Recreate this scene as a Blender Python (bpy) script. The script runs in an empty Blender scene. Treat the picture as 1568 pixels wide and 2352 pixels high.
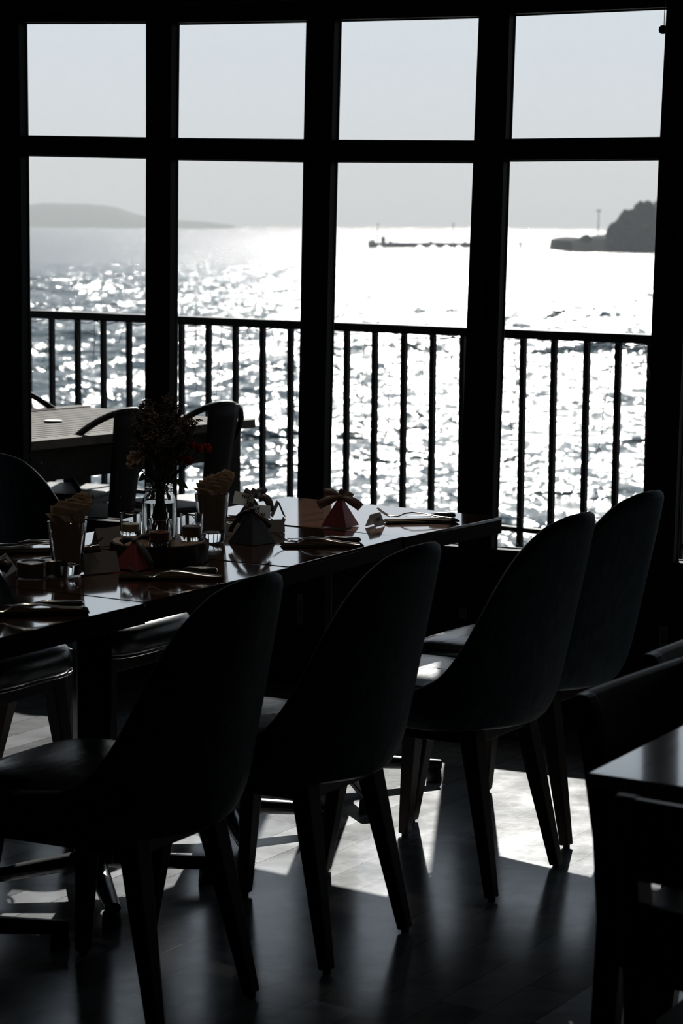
import bpy, bmesh, math, random
from mathutils import Vector, Matrix, noise
random.seed(7)
SC = bpy.context.scene
COL = SC.collection
PI = math.pi

# ------------------------------------------------------------------ camera
F, CX, CY, H = 5000.0, 784.0, 1176.0, 1.53
PITCH = math.atan2(CY - 514.0, F)
ROLL = 0.008
_fw = Vector((0, math.cos(PITCH), -math.sin(PITCH)))
_u0 = Vector((0, math.sin(PITCH), math.cos(PITCH)))
_x0 = Vector((1, 0, 0))
CR = _x0 * math.cos(ROLL) + _u0 * math.sin(ROLL)
CU = _u0 * math.cos(ROLL) - _x0 * math.sin(ROLL)
EYE = Vector((0, 0, H))
cam_d = bpy.data.cameras.new('camera')
cam = bpy.data.objects.new('camera', cam_d)
COL.objects.link(cam)
cam.matrix_world = Matrix(((CR.x, CU.x, -_fw.x, 0), (CR.y, CU.y, -_fw.y, 0), (CR.z, CU.z, -_fw.z, H), (0, 0, 0, 1)))
cam_d.sensor_fit = 'VERTICAL'
cam_d.sensor_height = 36.0
cam_d.lens = F / 2352.0 * 36.0
cam_d.clip_start = 0.1
cam_d.clip_end = 20000
cam_d.dof.use_dof = True
cam_d.dof.focus_distance = 5.5
cam_d.dof.aperture_fstop = 8.0
SC.camera = cam


def ray(px, py):
    return _fw * F + CR * (px - CX) - CU * (py - CY)


def at(px, py, z):
    """where the line of sight through a picture point meets height z"""
    r = ray(px, py)
    return EYE + r * ((z - H) / r.z)


def aty(px, py, y):
    r = ray(px, py)
    return EYE + r * (y / r.y)


# ------------------------------------------------------------------ mesh helpers
class MB:
    def __init__(s):
        s.v, s.f = [], []

    def add(s, vs, fs):
        b = len(s.v)
        s.v += [Vector(v) for v in vs]
        s.f += [tuple(i + b for i in f) for f in fs]
        return s

    def hexa(s, lo4, hi4):
        return s.add(list(lo4) + list(hi4), [(3, 2, 1, 0), (4, 5, 6, 7), (0, 1, 5, 4), (1, 2, 6, 5), (2, 3, 7, 6), (3, 0, 4, 7)])

    def box(s, c, d, rz=0.0, M=None):
        x, y, z = d[0] / 2, d[1] / 2, d[2] / 2
        R = Matrix.Rotation(rz, 3, 'Z') if M is None else M
        c = Vector(c)
        p = [c + R @ Vector(q) for q in ((-x, -y, -z), (x, -y, -z), (x, y, -z), (-x, y, -z), (-x, -y, z), (x, -y, z), (x, y, z), (-x, y, z))]
        return s.hexa(p[:4], p[4:])

    def beam(s, a, b, w0, h0, w1=None, h1=None, side=None):
        """tapered rectangular bar from a to b"""
        a, b = Vector(a), Vector(b)
        w1 = w0 if w1 is None else w1
        h1 = h0 if h1 is None else h1
        t = (b - a).normalized()
        sd = Vector(side) if side is not None else (Vector((0, 0, 1)) if abs(t.z) < .9 else Vector((1, 0, 0)))
        n = (sd - t * sd.dot(t)).normalized()
        m = t.cross(n)
        q = lambda c, w, h: [c - n * w / 2 - m * h / 2, c + n * w / 2 - m * h / 2, c + n * w / 2 + m * h / 2, c - n * w / 2 + m * h / 2]
        return s.hexa(q(a, w0, h0), q(b, w1, h1))

    def tube(s, pts, r, n=8, cap=True, flat=1.0, up=None):
        pts = [Vector(p) for p in pts]
        rs = r if isinstance(r, (list, tuple)) else [r] * len(pts)
        vs, fs = [], []
        pn = None
        for i, p in enumerate(pts):
            t = (pts[min(i + 1, len(pts) - 1)] - pts[max(i - 1, 0)])
            t = t.normalized() if t.length > 1e-9 else Vector((0, 0, 1))
            if pn is None:
                a = Vector(up) if up is not None else (Vector((0, 0, 1)) if abs(t.z) < .9 else Vector((1, 0, 0)))
            else:
                a = pn
            nn = a - t * a.dot(t)
            nn = nn.normalized() if nn.length > 1e-6 else Vector((1, 0, 0))
            pn = nn
            m = t.cross(nn)
            for k in range(n):
                an = 2 * PI * k / n
                vs.append(p + (nn * math.cos(an) * flat + m * math.sin(an)) * rs[i])
        for i in range(len(pts) - 1):
            for k in range(n):
                k2 = (k + 1) % n
                fs.append((i * n + k, i * n + k2, (i + 1) * n + k2, (i + 1) * n + k))
        if cap:
            fs.append(tuple(range(n - 1, -1, -1)))
            fs.append(tuple(range((len(pts) - 1) * n, len(pts) * n)))
        return s.add(vs, fs)

    def lathe(s, prof, n=32, c=(0, 0, 0), close=False):
        """revolve a list of (r, z); r = 0 makes a pole"""
        c = Vector(c)
        rings, vs, fs = [], [], []
        for r, z in prof:
            if r < 1e-6:
                rings.append([len(vs)])
                vs.append(c + Vector((0, 0, z)))
            else:
                rings.append(list(range(len(vs), len(vs) + n)))
                vs += [c + Vector((r * math.cos(2 * PI * k / n), r * math.sin(2 * PI * k / n), z)) for k in range(n)]
        if close:
            rings.append(rings[0])
        for a, b in zip(rings, rings[1:]):
            for k in range(n):
                k2 = (k + 1) % n
                q = (a[k % len(a)], a[k2 % len(a)], b[k2 % len(b)], b[k % len(b)])
                q = tuple(dict.fromkeys(q))
                if len(q) > 2:
                    fs.append(q)
        return s.add(vs, fs)

    def grid(s, P, closed_u=False):
        nu, nv = len(P), len(P[0])
        vs = [p for r in P for p in r]
        fs = []
        for i in range(nu if closed_u else nu - 1):
            for j in range(nv - 1):
                a, b = i, (i + 1) % nu
                fs.append((a * nv + j, b * nv + j, b * nv + j + 1, a * nv + j + 1))
        return s.add(vs, fs)

    def prism(s, poly, z0, z1):
        n = len(poly)
        vs = [Vector((p[0], p[1], z0)) for p in poly] + [Vector((p[0], p[1], z1)) for p in poly]
        fs = [tuple(range(n - 1, -1, -1)), tuple(range(n, 2 * n))] + [(k, (k + 1) % n, n + (k + 1) % n, n + k) for k in range(n)]
        return s.add(vs, fs)

    def build(s, name, m, parent=None, smooth=None, bevel=0.0, seg=2, loc=None, rz=0.0):
        me = bpy.data.meshes.new(name)
        me.from_pydata([tuple(v) for v in s.v], [], s.f)
        bm = bmesh.new()
        bm.from_mesh(me)
        bmesh.ops.recalc_face_normals(bm, faces=bm.faces)
        if bevel > 0:
            ed = [e for e in bm.edges if len(e.link_faces) == 2 and e.calc_face_angle(0) > .5]
            bmesh.ops.bevel(bm, geom=ed, offset=bevel, segments=seg, affect='EDGES', profile=.6, clamp_overlap=True)
        if smooth:
            for f in bm.faces:
                f.smooth = True
            for e in bm.edges:
                if len(e.link_faces) == 2 and e.calc_face_angle(0) > smooth:
                    e.smooth = False
        bm.to_mesh(me)
        bm.free()
        me.materials.append(m)
        o = bpy.data.objects.new(name, me)
        COL.objects.link(o)
        if parent is not None:
            o.parent = parent
        if loc is not None:
            o.location = loc
        o.rotation_euler = (0, 0, rz)
        return o


def tag(o, label=None, cat=None, group=None, kind=None):
    if label: o['label'] = label
    if cat: o['category'] = cat
    if group: o['group'] = group
    if kind: o['kind'] = kind
    return o


def thing(name, label, cat, loc=(0, 0, 0), rz=0.0, group=None):
    o = bpy.data.objects.new(name, None)
    COL.objects.link(o)
    o.empty_display_size = .1
    o.location = loc
    o.rotation_euler = (0, 0, rz)
    return tag(o, label, cat, group)


def kids(o):
    return [c for c in list(COL.objects) if c.parent == o]


def dup(src, loc, rz, label):
    """a thing copied with its parts and their sub-parts"""
    r = src.copy()
    COL.objects.link(r)
    r.location = loc
    r.rotation_euler = (0, 0, rz)
    if label: r['label'] = label
    for c in kids(src):
        d = c.copy()
        COL.objects.link(d)
        d.parent = r
        for g in kids(c):
            e = g.copy()
            COL.objects.link(e)
            e.parent = d
    return r


def lerp(a, b, t):
    return a + (b - a) * t


def curve_at(tab, x):
    for (x0, y0), (x1, y1) in zip(tab, tab[1:]):
        if x <= x1:
            t = max(0, min(1, (x - x0) / (x1 - x0)))
            return lerp(y0, y1, t)
    return tab[-1][1]


# ------------------------------------------------------------------ materials
def newmat(name):
    m = bpy.data.materials.new(name)
    m.use_nodes = True
    nt = m.node_tree
    nt.nodes.clear()
    out = nt.nodes.new('ShaderNodeOutputMaterial')
    return m, nt, out


def N(nt, t, **kw):
    n = nt.nodes.new('ShaderNode' + t)
    for k, v in kw.items():
        if k in n.inputs:
            n.inputs[k].default_value = v
        else:
            setattr(n, k, v)
    return n


def coords(nt, scale=(1, 1, 1), rot=(0, 0, 0), kind='Object'):
    tc = N(nt, 'TexCoord')
    mp = N(nt, 'Mapping')
    mp.inputs['Scale'].default_value = scale
    mp.inputs['Rotation'].default_value = rot
    nt.links.new(tc.outputs[kind], mp.inputs['Vector'])
    return mp.outputs['Vector']


def ramp(nt, src, stops):
    r = N(nt, 'ValToRGB')
    e = r.color_ramp.elements
    while len(e) < len(stops):
        e.new(.5)
    for k, (p, c) in enumerate(stops):
        e[k].position = p
        e[k].color = (c[0], c[1], c[2], 1) if isinstance(c, tuple) else (c, c, c, 1)
    nt.links.new(src, r.inputs[0])
    return r.outputs[0]


def pbr(name, col, rough=.5, metal=0.0, spec=.5, nscale=0, nstretch=(1, 1, 1), nvar=.25, bump=0.0, sheen=0.0, coat=0.0, trans=0.0, sss=0.0):
    m, nt, out = newmat(name)
    b = N(nt, 'BsdfPrincipled')
    b.inputs['Base Color'].default_value = (*col, 1)
    b.inputs['Roughness'].default_value = rough
    b.inputs['Metallic'].default_value = metal
    b.inputs['Specular IOR Level'].default_value = spec
    b.inputs['Sheen Weight'].default_value = sheen
    b.inputs['Coat Weight'].default_value = coat
    b.inputs['Coat Roughness'].default_value = .12
    b.inputs['Transmission Weight'].default_value = trans
    nt.links.new(b.outputs[0], out.inputs[0])
    if nscale:
        v = coords(nt, nstretch)
        n = N(nt, 'TexNoise', Scale=nscale, Detail=6.0, Roughness=.6)
        nt.links.new(v, n.inputs['Vector'])
        c = ramp(nt, n.outputs['Fac'], [(.3, tuple(x * (1 - nvar) for x in col)), (.7, tuple(x * (1 + nvar) for x in col))])
        nt.links.new(c, b.inputs['Base Color'])
        if bump:
            bp = N(nt, 'Bump', Strength=bump, Distance=.004)
            nt.links.new(n.outputs['Fac'], bp.inputs['Height'])
            nt.links.new(bp.outputs[0], b.inputs['Normal'])
    return m


def wood(name, dark, light, rough=.3, axis='X', scale=9.0, bump=.15, rot=0.0, spec=.5, coat=0.0):
    m, nt, out = newmat(name)
    b = N(nt, 'BsdfPrincipled')
    b.inputs['Roughness'].default_value = rough
    b.inputs['Specular IOR Level'].default_value = spec
    b.inputs['Coat Weight'].default_value = coat
    b.inputs['Coat Roughness'].default_value = .06
    b.inputs['Coat IOR'].default_value = 1.7
    st = {'X': (.12, 1, 1), 'Y': (1, .12, 1), 'Z': (1, 1, .12)}[axis]
    v = coords(nt, st, (0, 0, rot))
    n1 = N(nt, 'TexNoise', Scale=scale, Detail=5.0, Roughness=.55, Distortion=1.2)
    n2 = N(nt, 'TexNoise', Scale=scale * 14, Detail=3.0, Roughness=.6)
    nt.links.new(v, n1.inputs['Vector'])
    nt.links.new(v, n2.inputs['Vector'])
    mx = N(nt, 'Math', operation='MULTIPLY_ADD')
    nt.links.new(n2.outputs['Fac'], mx.inputs[0])
    mx.inputs[1].default_value = .55
    nt.links.new(n1.outputs['Fac'], mx.inputs[2])
    c = ramp(nt, mx.outputs[0], [(.55, dark), (.78, light), (1.0, tuple(x * .8 for x in light))])
    nt.links.new(c, b.inputs['Base Color'])
    bp = N(nt, 'Bump', Strength=bump, Distance=.002)
    nt.links.new(mx.outputs[0], bp.inputs['Height'])
    nt.links.new(bp.outputs[0], b.inputs['Normal'])
    nt.links.new(b.outputs[0], out.inputs[0])
    return m


def glassmat(name, tint=(1, 1, 1), rough=0.0):
    m, nt, out = newmat(name)
    g = N(nt, 'BsdfPrincipled')
    g.inputs['Base Color'].default_value = (*tint, 1)
    g.inputs['Roughness'].default_value = rough
    g.inputs['IOR'].default_value = 1.48
    g.inputs['Transmission Weight'].default_value = 1.0
    nt.links.new(g.outputs[0], out.inputs[0])
    return m


def paper(name, col, transl=.35):
    m, nt, out = newmat(name)
    d = N(nt, 'BsdfDiffuse')
    t = N(nt, 'BsdfTranslucent')
    v = coords(nt)
    n = N(nt, 'TexNoise', Scale=60.0, Detail=4.0)
    nt.links.new(v, n.inputs['Vector'])
    c = ramp(nt, n.outputs['Fac'], [(.3, tuple(x * .9 for x in col)), (.7, col)])
    nt.links.new(c, d.inputs['Color'])
    nt.links.new(c, t.inputs['Color'])
    mx = N(nt, 'MixShader', Fac=transl)
    nt.links.new(d.outputs[0], mx.inputs[1])
    nt.links.new(t.outputs[0], mx.inputs[2])
    nt.links.new(mx.outputs[0], out.inputs[0])
    return m


def pane_glass():
    """window glass: clear, faintly reflecting, with dried spray and dust specks"""
    m, nt, out = newmat('window_glass')
    tr = N(nt, 'BsdfTransparent')
    tr.inputs['Color'].default_value = (.97, .985, .98, 1)
    gl = N(nt, 'BsdfGlossy', Roughness=0.02)
    fr = N(nt, 'Fresnel', IOR=1.45)
    half = N(nt, 'Math', operation='MULTIPLY')
    half.inputs[1].default_value = .4
    nt.links.new(fr.outputs[0], half.inputs[0])
    mx = N(nt, 'MixShader')
    nt.links.new(half.outputs[0], mx.inputs[0])
    nt.links.new(tr.outputs[0], mx.inputs[1])
    nt.links.new(gl.outputs[0], mx.inputs[2])
    v = coords(nt, (1, 1, .6))
    vo = N(nt, 'TexVoronoi', Scale=230.0)
    nt.links.new(v, vo.inputs['Vector'])
    big = N(nt, 'TexNoise', Scale=3.0, Detail=3.0)
    nt.links.new(v, big.inputs['Vector'])
    # specks are larger where the spray landed thickest (the noise), and only on some cells
    wn = N(nt, 'TexWhiteNoise')
    nt.links.new(vo.outputs['Position'], wn.inputs['Vector'])
    mr = N(nt, 'MapRange')
    mr.inputs['From Min'].default_value = .54
    mr.inputs['From Max'].default_value = .80
    mr.inputs['To Min'].default_value = .0
    mr.inputs['To Max'].default_value = .42
    nt.links.new(big.outputs['Fac'], mr.inputs['Value'])
    rad = N(nt, 'Math', operation='MULTIPLY')
    nt.links.new(mr.outputs[0], rad.inputs[0])
    pw = N(nt, 'Math', operation='POWER')
    nt.links.new(wn.outputs['Value'], pw.inputs[0])
    pw.inputs[1].default_value = 4.0
    nt.links.new(pw.outputs[0], rad.inputs[1])
    lt = N(nt, 'Math', operation='LESS_THAN')
    nt.links.new(vo.outputs['Distance'], lt.inputs[0])
    nt.links.new(rad.outputs[0], lt.inputs[1])
    am = N(nt, 'Math', operation='MULTIPLY')
    nt.links.new(lt.outputs[0], am.inputs[0])
    am.inputs[1].default_value = .10
    tl = N(nt, 'BsdfTranslucent')
    tl.inputs['Color'].default_value = (.8, .8, .8, 1)
    m2 = N(nt, 'MixShader')
    nt.links.new(am.outputs[0], m2.inputs[0])
    nt.links.new(mx.outputs[0], m2.inputs[1])
    nt.links.new(tl.outputs[0], m2.inputs[2])
    nt.links.new(m2.outputs[0], out.inputs[0])
    return m


M = {}
M['frame'] = pbr('black_painted_wood', (.008, .0078, .0075), .65, spec=.06, nscale=30, nstretch=(1, 1, .1), bump=.1)
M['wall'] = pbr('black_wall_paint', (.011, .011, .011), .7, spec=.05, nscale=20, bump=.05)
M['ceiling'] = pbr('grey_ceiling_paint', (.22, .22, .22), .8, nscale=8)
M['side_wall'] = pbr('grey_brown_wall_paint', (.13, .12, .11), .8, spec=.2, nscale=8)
M['plate'] = pbr('dull_metal_plate', (.05, .05, .048), .45, metal=.6, nscale=40)
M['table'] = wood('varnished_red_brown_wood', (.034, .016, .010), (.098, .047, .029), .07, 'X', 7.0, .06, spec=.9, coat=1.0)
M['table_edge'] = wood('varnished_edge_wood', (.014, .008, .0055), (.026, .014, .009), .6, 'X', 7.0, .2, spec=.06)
M['table_pale'] = wood('varnished_brown_wood', (.05, .03, .022), (.22, .155, .12), .12, 'X', 4.5, .05, spec=1.0, coat=1.0)
M['metal'] = pbr('black_enamelled_iron', (.012, .012, .012), .28, nscale=60, nvar=.3, bump=.05)
M['fabric'] = pbr('dark_teal_suede', (.023, .034, .040), .6, spec=.07, nscale=60, nstretch=(1, .35, .35), nvar=.4, bump=.35)
M['seat'] = pbr('dark_teal_leatherette', (.010, .013, .014), .24, nscale=40, nstretch=(.3, 1, 1), nvar=.35, bump=.3)
M['leg'] = wood('dark_stained_leg_wood', (.010, .006, .0045), (.022, .013, .009), .42, 'Z', 14, .12, spec=.15)
M['chair_wood'] = wood('dark_brown_chair_wood', (.012, .007, .0045), (.030, .017, .011), .36, 'X', 12, .08, spec=.22)
M['rubber'] = pbr('black_rubber', (.01, .01, .01), .6, nscale=50)
M['rail'] = pbr('weathered_black_iron', (.008, .008, .008), .6, spec=.2, nscale=45, nvar=.5, bump=.5)
M['wire'] = pbr('dark_cable', (.03, .028, .025), .5, nscale=30)
M['deck_wood'] = wood('weathered_grey_wood', (.04, .034, .028), (.115, .10, .082), .7, 'X', 6.0, .3, spec=.08)
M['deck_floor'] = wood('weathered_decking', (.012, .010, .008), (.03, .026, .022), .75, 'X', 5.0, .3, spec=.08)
M['tin_chair'] = pbr('dark_bronzed_steel', (.008, .007, .006), .5, spec=.2, nscale=25, nvar=.3)
M['glass'] = glassmat('clear_glass', (.97, .985, .975))
M['water'] = glassmat('vase_water', (.93, .96, .93))
M['napkin'] = paper('beige_paper_napkin', (.74, .62, .48), .5)
M['dark_napkin'] = paper('brown_paper_napkin', (.05, .037, .028), .1)
M['card'] = paper('white_card', (.42, .40, .38), .3)
M['tag'] = paper('ivory_tag_card', (.86, .84, .80), .62)
M['ink'] = pbr('black_ink', (.012, .011, .011), .5, nscale=30)
M['steel'] = pbr('polished_steel', (.55, .54, .52), .16, metal=1.0, nscale=40, nvar=.06)
M['bark'] = pbr('rough_bark', (.04, .025, .016), .85, nscale=25, nstretch=(1, 1, .3), nvar=.6, bump=1.0)
M['slice'] = wood('sawn_log_face', (.20, .12, .065), (.36, .23, .13), .6, 'Z', 22, .2)
M['wax'] = pbr('red_brown_wax', (.16, .07, .05), .4, nscale=20, nvar=.1)
M['wax_pale'] = pbr('cream_wax', (.50, .42, .28), .4, nscale=20, nvar=.1)
M['tin'] = pbr('brushed_tin', (.30, .29, .27), .35, metal=.9, nscale=60, nvar=.1)
M['red_card'] = pbr('dark_red_card', (.17, .022, .026), .6, nscale=40, nvar=.15)
M['teal_card'] = pbr('dark_teal_card', (.028, .055, .065), .6, nscale=40, nvar=.15)
M['black_card'] = pbr('charcoal_card', (.03, .032, .038), .6, nscale=40, nvar=.15)
M['ribbon_pink'] = pbr('dusty_pink_ribbon', (.20, .12, .10), .4, nscale=80, nvar=.15, sheen=.3)
M['ribbon_dark'] = pbr('dark_satin_ribbon', (.05, .03, .03), .35, nscale=80, nvar=.15, sheen=.3)
M['ribbon_grey'] = pbr('grey_satin_ribbon', (.10, .10, .11), .35, nscale=80, nvar=.15, sheen=.3)
M['stem'] = pbr('green_stem', (.05, .07, .025), .5, nscale=30, nvar=.3)
M['dry'] = pbr('dried_flower', (.13, .095, .075), .8, nscale=60, nvar=.4)
M['red_petal'] = paper('red_petal', (.40, .045, .028), .5)
M['cream_petal'] = paper('cream_petal', (.46, .36, .26), .5)
M['leaf'] = paper('green_leaf', (.06, .08, .02), .35)
M['pane'] = pane_glass()
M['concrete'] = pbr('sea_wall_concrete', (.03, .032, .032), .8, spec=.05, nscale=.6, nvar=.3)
M['foliage'] = pbr('dark_foliage', (.018, .030, .018), .8, spec=.05, nscale=.8, nvar=.4)
M['hill'] = pbr('distant_scrub', (.05, .07, .05), .9, spec=.05, nscale=.01, nvar=.3)
M['rock'] = pbr('shore_rock', (.008, .010, .008), .9, spec=.03, nscale=.3, nvar=.4)
M['canvas'] = pbr('shade_canvas', (.10, .10, .10), .8, nscale=20)


def floor_mat(rot):
    m, nt, out = newmat('grey_plank_vinyl')
    b = N(nt, 'BsdfPrincipled')
    v = coords(nt, (1, 1, 1), (0, 0, -rot))
    br = N(nt, 'TexBrick', offset=.37, squash=.55)
    br.squash_frequency = 3
    br.inputs['Color1'].default_value = (.10, .10, .10, 1)
    br.inputs['Color2'].default_value = (.9, .9, .9, 1)
    br.inputs['Mortar'].default_value = (.0, .0, .0, 1)
    br.inputs['Scale'].default_value = 1.0
    br.inputs['Mortar Size'].default_value = .0012
    br.inputs['Bias'].default_value = 0.0
    br.inputs['Brick Width'].default_value = .9
    br.inputs['Row Height'].default_value = .105
    nt.links.new(v, br.inputs['Vector'])
    gr = N(nt, 'TexNoise', Scale=14.0, Detail=7.0, Roughness=.62)
    v2 = coords(nt, (.35, 1, 1), (0, 0, -rot))
    nt.links.new(v2, gr.inputs['Vector'])
    wear = N(nt, 'TexNoise', Scale=5.0, Detail=8.0, Roughness=.7)
    nt.links.new(v, wear.inputs['Vector'])
    base = ramp(nt, br.outputs['Color'], [(.0, (.04, .041, .042)), (.15, (.15, .154, .158)), (.6, (.20, .206, .212)), (.85, (.26, .268, .276)), (.9, (.50, .513, .526))])
    gm = ramp(nt, gr.outputs['Fac'], [(.25, .65), (.75, 1.25)])
    mu = N(nt, 'MixRGB', blend_type='MULTIPLY')
    mu.inputs[0].default_value = 1.0
    nt.links.new(base, mu.inputs[1])
    nt.links.new(gm, mu.inputs[2])
    # fine scratches and scuffs
    vs = coords(nt, (1, 6, 1), (0, 0, .5))
    sc = N(nt, 'TexNoise', Scale=22.0, Detail=4.0, Roughness=.75, Distortion=2.5)
    nt.links.new(vs, sc.inputs['Vector'])
    scr = ramp(nt, sc.outputs['Fac'], [(.30, .35), (.36, 1.0)])
    mu2 = N(nt, 'MixRGB', blend_type='MULTIPLY')
    mu2.inputs[0].default_value = .6
    nt.links.new(mu.outputs[0], mu2.inputs[1])
    nt.links.new(scr, mu2.inputs[2])
    nt.links.new(mu2.outputs[0], b.inputs['Base Color'])
    rg = ramp(nt, wear.outputs['Fac'], [(.3, .14), (.7, .22)])
    nt.links.new(rg, b.inputs['Roughness'])
    b.inputs['Specular IOR Level'].default_value = .5
    bp = N(nt, 'Bump', Strength=.25, Distance=.001)
    nt.links.new(gr.outputs['Fac'], bp.inputs['Height'])
    nt.links.new(bp.outputs[0], b.inputs['Normal'])
    nt.links.new(b.outputs[0], out.inputs[0])
    return m


def sea_mat():
    m, nt, out = newmat('sunlit_choppy_sea')
    b = N(nt, 'BsdfPrincipled')
    b.inputs['Base Color'].default_value = (.018, .042, .050, 1)
    b.inputs['Roughness'].default_value = .16
    b.inputs['IOR'].default_value = 1.33
    hs = []
    v = coords(nt, (.62, .85, 1), (0, 0, .2))
    for sc_, de, am in ((.5, 3, 1.0), (1.6, 3, .35), (4.5, 2, .06)):
        n = N(nt, 'TexNoise', Scale=sc_, Detail=float(de), Roughness=.6, Distortion=.4)
        nt.links.new(v, n.inputs['Vector'])
        k = N(nt, 'Math', operation='MULTIPLY')
        k.inputs[1].default_value = am
        nt.links.new(n.outputs['Fac'], k.inputs[0])
        hs.append(k.outputs[0])
    s = hs[0]
    for h_ in hs[1:]:
        a = N(nt, 'Math', operation='ADD')
        nt.links.new(s, a.inputs[0])
        nt.links.new(h_, a.inputs[1])
        s = a.outputs[0]
    bp = N(nt, 'Bump', Strength=1.0, Distance=.55)
    nt.links.new(s, bp.inputs['Height'])
    nt.links.new(bp.outputs[0], b.inputs['Normal'])
    nt.links.new(b.outputs[0], out.inputs[0])
    return m


# ------------------------------------------------------------------ light and sky
SUN_AZ = math.atan2(470, 5000)
SUN_EL = math.radians(32.0)
sd = Vector((math.sin(SUN_AZ) * math.cos(SUN_EL), math.cos(SUN_AZ) * math.cos(SUN_EL), math.sin(SUN_EL)))
sl = bpy.data.lights.new('sun', 'SUN')
sl.energy = 7.6
sl.angle = math.radians(.6)
sl.color = (1.0, .97, .93)
so = bpy.data.objects.new('sun', sl)
COL.objects.link(so)
so.rotation_euler = sd.to_track_quat('Z', 'Y').to_euler()
so.location = sd * 30

w = bpy.data.worlds.new('hazy_sky')
SC.world = w
w.use_nodes = True
wn = w.node_tree
wn.nodes.clear()
wo = wn.nodes.new('ShaderNodeOutputWorld')
bg = wn.nodes.new('ShaderNodeBackground')
tc = wn.nodes.new('ShaderNodeTexCoord')
sx = wn.nodes.new('ShaderNodeSeparateXYZ')
wn.links.new(tc.outputs['Generated'], sx.inputs[0])
cr = wn.nodes.new('ShaderNodeValToRGB')
e = cr.color_ramp.elements
e[0].position, e[0].color = 0.0, (.665, .695, .73, 1)
e[1].position, e[1].color = .09, (.655, .715, .785, 1)
e2 = e.new(.6)
e2.color = (.45, .55, .68, 1)
wn.links.new(sx.outputs['Z'], cr.inputs[0])
dt = wn.nodes.new('ShaderNodeVectorMath')
dt.operation = 'DOT_PRODUCT'
dt.inputs[1].default_value = (math.sin(SUN_AZ), math.cos(SUN_AZ), 0)
wn.links.new(tc.outputs['Generated'], dt.inputs[0])
mrw = wn.nodes.new('ShaderNodeMapRange')
mrw.inputs['From Min'].default_value = -.5
mrw.inputs['From Max'].default_value = .9
mrw.inputs['To Min'].default_value = .22
mrw.inputs['To Max'].default_value = 1.0
wn.links.new(dt.outputs['Value'], mrw.inputs['Value'])
mw = wn.nodes.new('ShaderNodeMixRGB')
mw.blend_type = 'MULTIPLY'
mw.inputs[0].default_value = 1.0
wn.links.new(cr.outputs[0], mw.inputs[1])
wn.links.new(mrw.outputs[0], mw.inputs[2])
wn.links.new(mw.outputs[0], bg.inputs['Color'])
bg.inputs['Strength'].default_value = 1.07
wn.links.new(bg.outputs[0], wo.inputs['Surface'])

SC.view_settings.view_transform = 'Standard'
SC.view_settings.look = 'None'
SC.view_settings.gamma = 1.0
SC.view_settings.exposure = 0.0
SC.view_settings.use_curve_mapping = False
SC.cycles.use_denoising = True
SC.cycles.max_bounces = 10
SC.cycles.transparent_max_bounces = 16
SC.cycles.sample_clamp_indirect = 4.0

# ------------------------------------------------------------------ the room: wall frame of reference
D0 = 7.07
WA = math.radians(24.5)
E1 = Vector((math.cos(WA), -math.sin(WA), 0))       # along the window wall, to the right
NW = Vector((-math.sin(WA), -math.cos(WA), 0))      # into the room
O0 = Vector((0, D0, 0))


def wp(s, n, z):
    return O0 + E1 * s + NW * n + Vector((0, 0, z))


def on_wall(px, py, n=0.0):
    r = ray(px, py)
    k = ((O0 + NW * n) - EYE).dot(NW) / r.dot(NW)
    p = EYE + r * k
    q = p - O0
    return q.dot(E1), p.z


def wbox(mb, s0, s1, n0, n1, z0, z1):
    return mb.hexa([wp(s0, n0, z0), wp(s1, n0, z0), wp(s1, n1, z0), wp(s0, n1, z0)],
                   [wp(s0, n0, z1), wp(s1, n0, z1), wp(s1, n1, z1), wp(s0, n1, z1)])


TB = .05          # depth of the window frames, outward from the inner face
# picture corners of the four windows: (left x top, right x top, y top-left, y top-right, transom..., sill)
WIN = [
    dict(l=((61, 53), (64, 312), (65, 357), (71, 1050)), r=((335, 53), (335, 317), (335, 363), (331, 1050))),
    dict(l=((411, 55), (408, 318), (408, 366), (404, 950)), r=((703, 50), (697, 321), (696, 371), (681, 1140))),
    dict(l=((783, 48), (776, 322), (774, 371), (755, 1150)), r=((1099, 40), (1088, 324), (1086, 373), (1053, 1170))),
    dict(l=((1183, 35), (1173, 320), (1169, 369), (1140, 1270)), r=((1530, 20), (1515, 316), (1512, 366), (1478, 1110))),
]
ZS = 1.53 - .1446 * D0
ops = []
for wdef in WIN:
    L = [on_wall(p[0], p[1], -TB)[0] for p in wdef['l']]
    R = [on_wall(p[0], p[1], 0)[0] for p in wdef['r']]
    zb = lambda p: on_wall(p[0], p[1], -TB)[1]
    zf = lambda p: on_wall(p[0], p[1], 0)[1]
    ops.append(dict(L=L, R=R, zt=(zb(wdef['l'][0]), zb(wdef['r'][0])), zu=(zf(wdef['l'][1]), zf(wdef['r'][1])),
                    zl=(zb(wdef['l'][2]), zb(wdef['r'][2])), zs=(ZS, ZS)))


def reg(o, ds):
    return dict(L=[x + ds for x in o['L']], R=[x + ds for x in o['R']], zt=o['zt'], zu=o['zu'], zl=o['zl'], zs=o['zs'])


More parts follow.
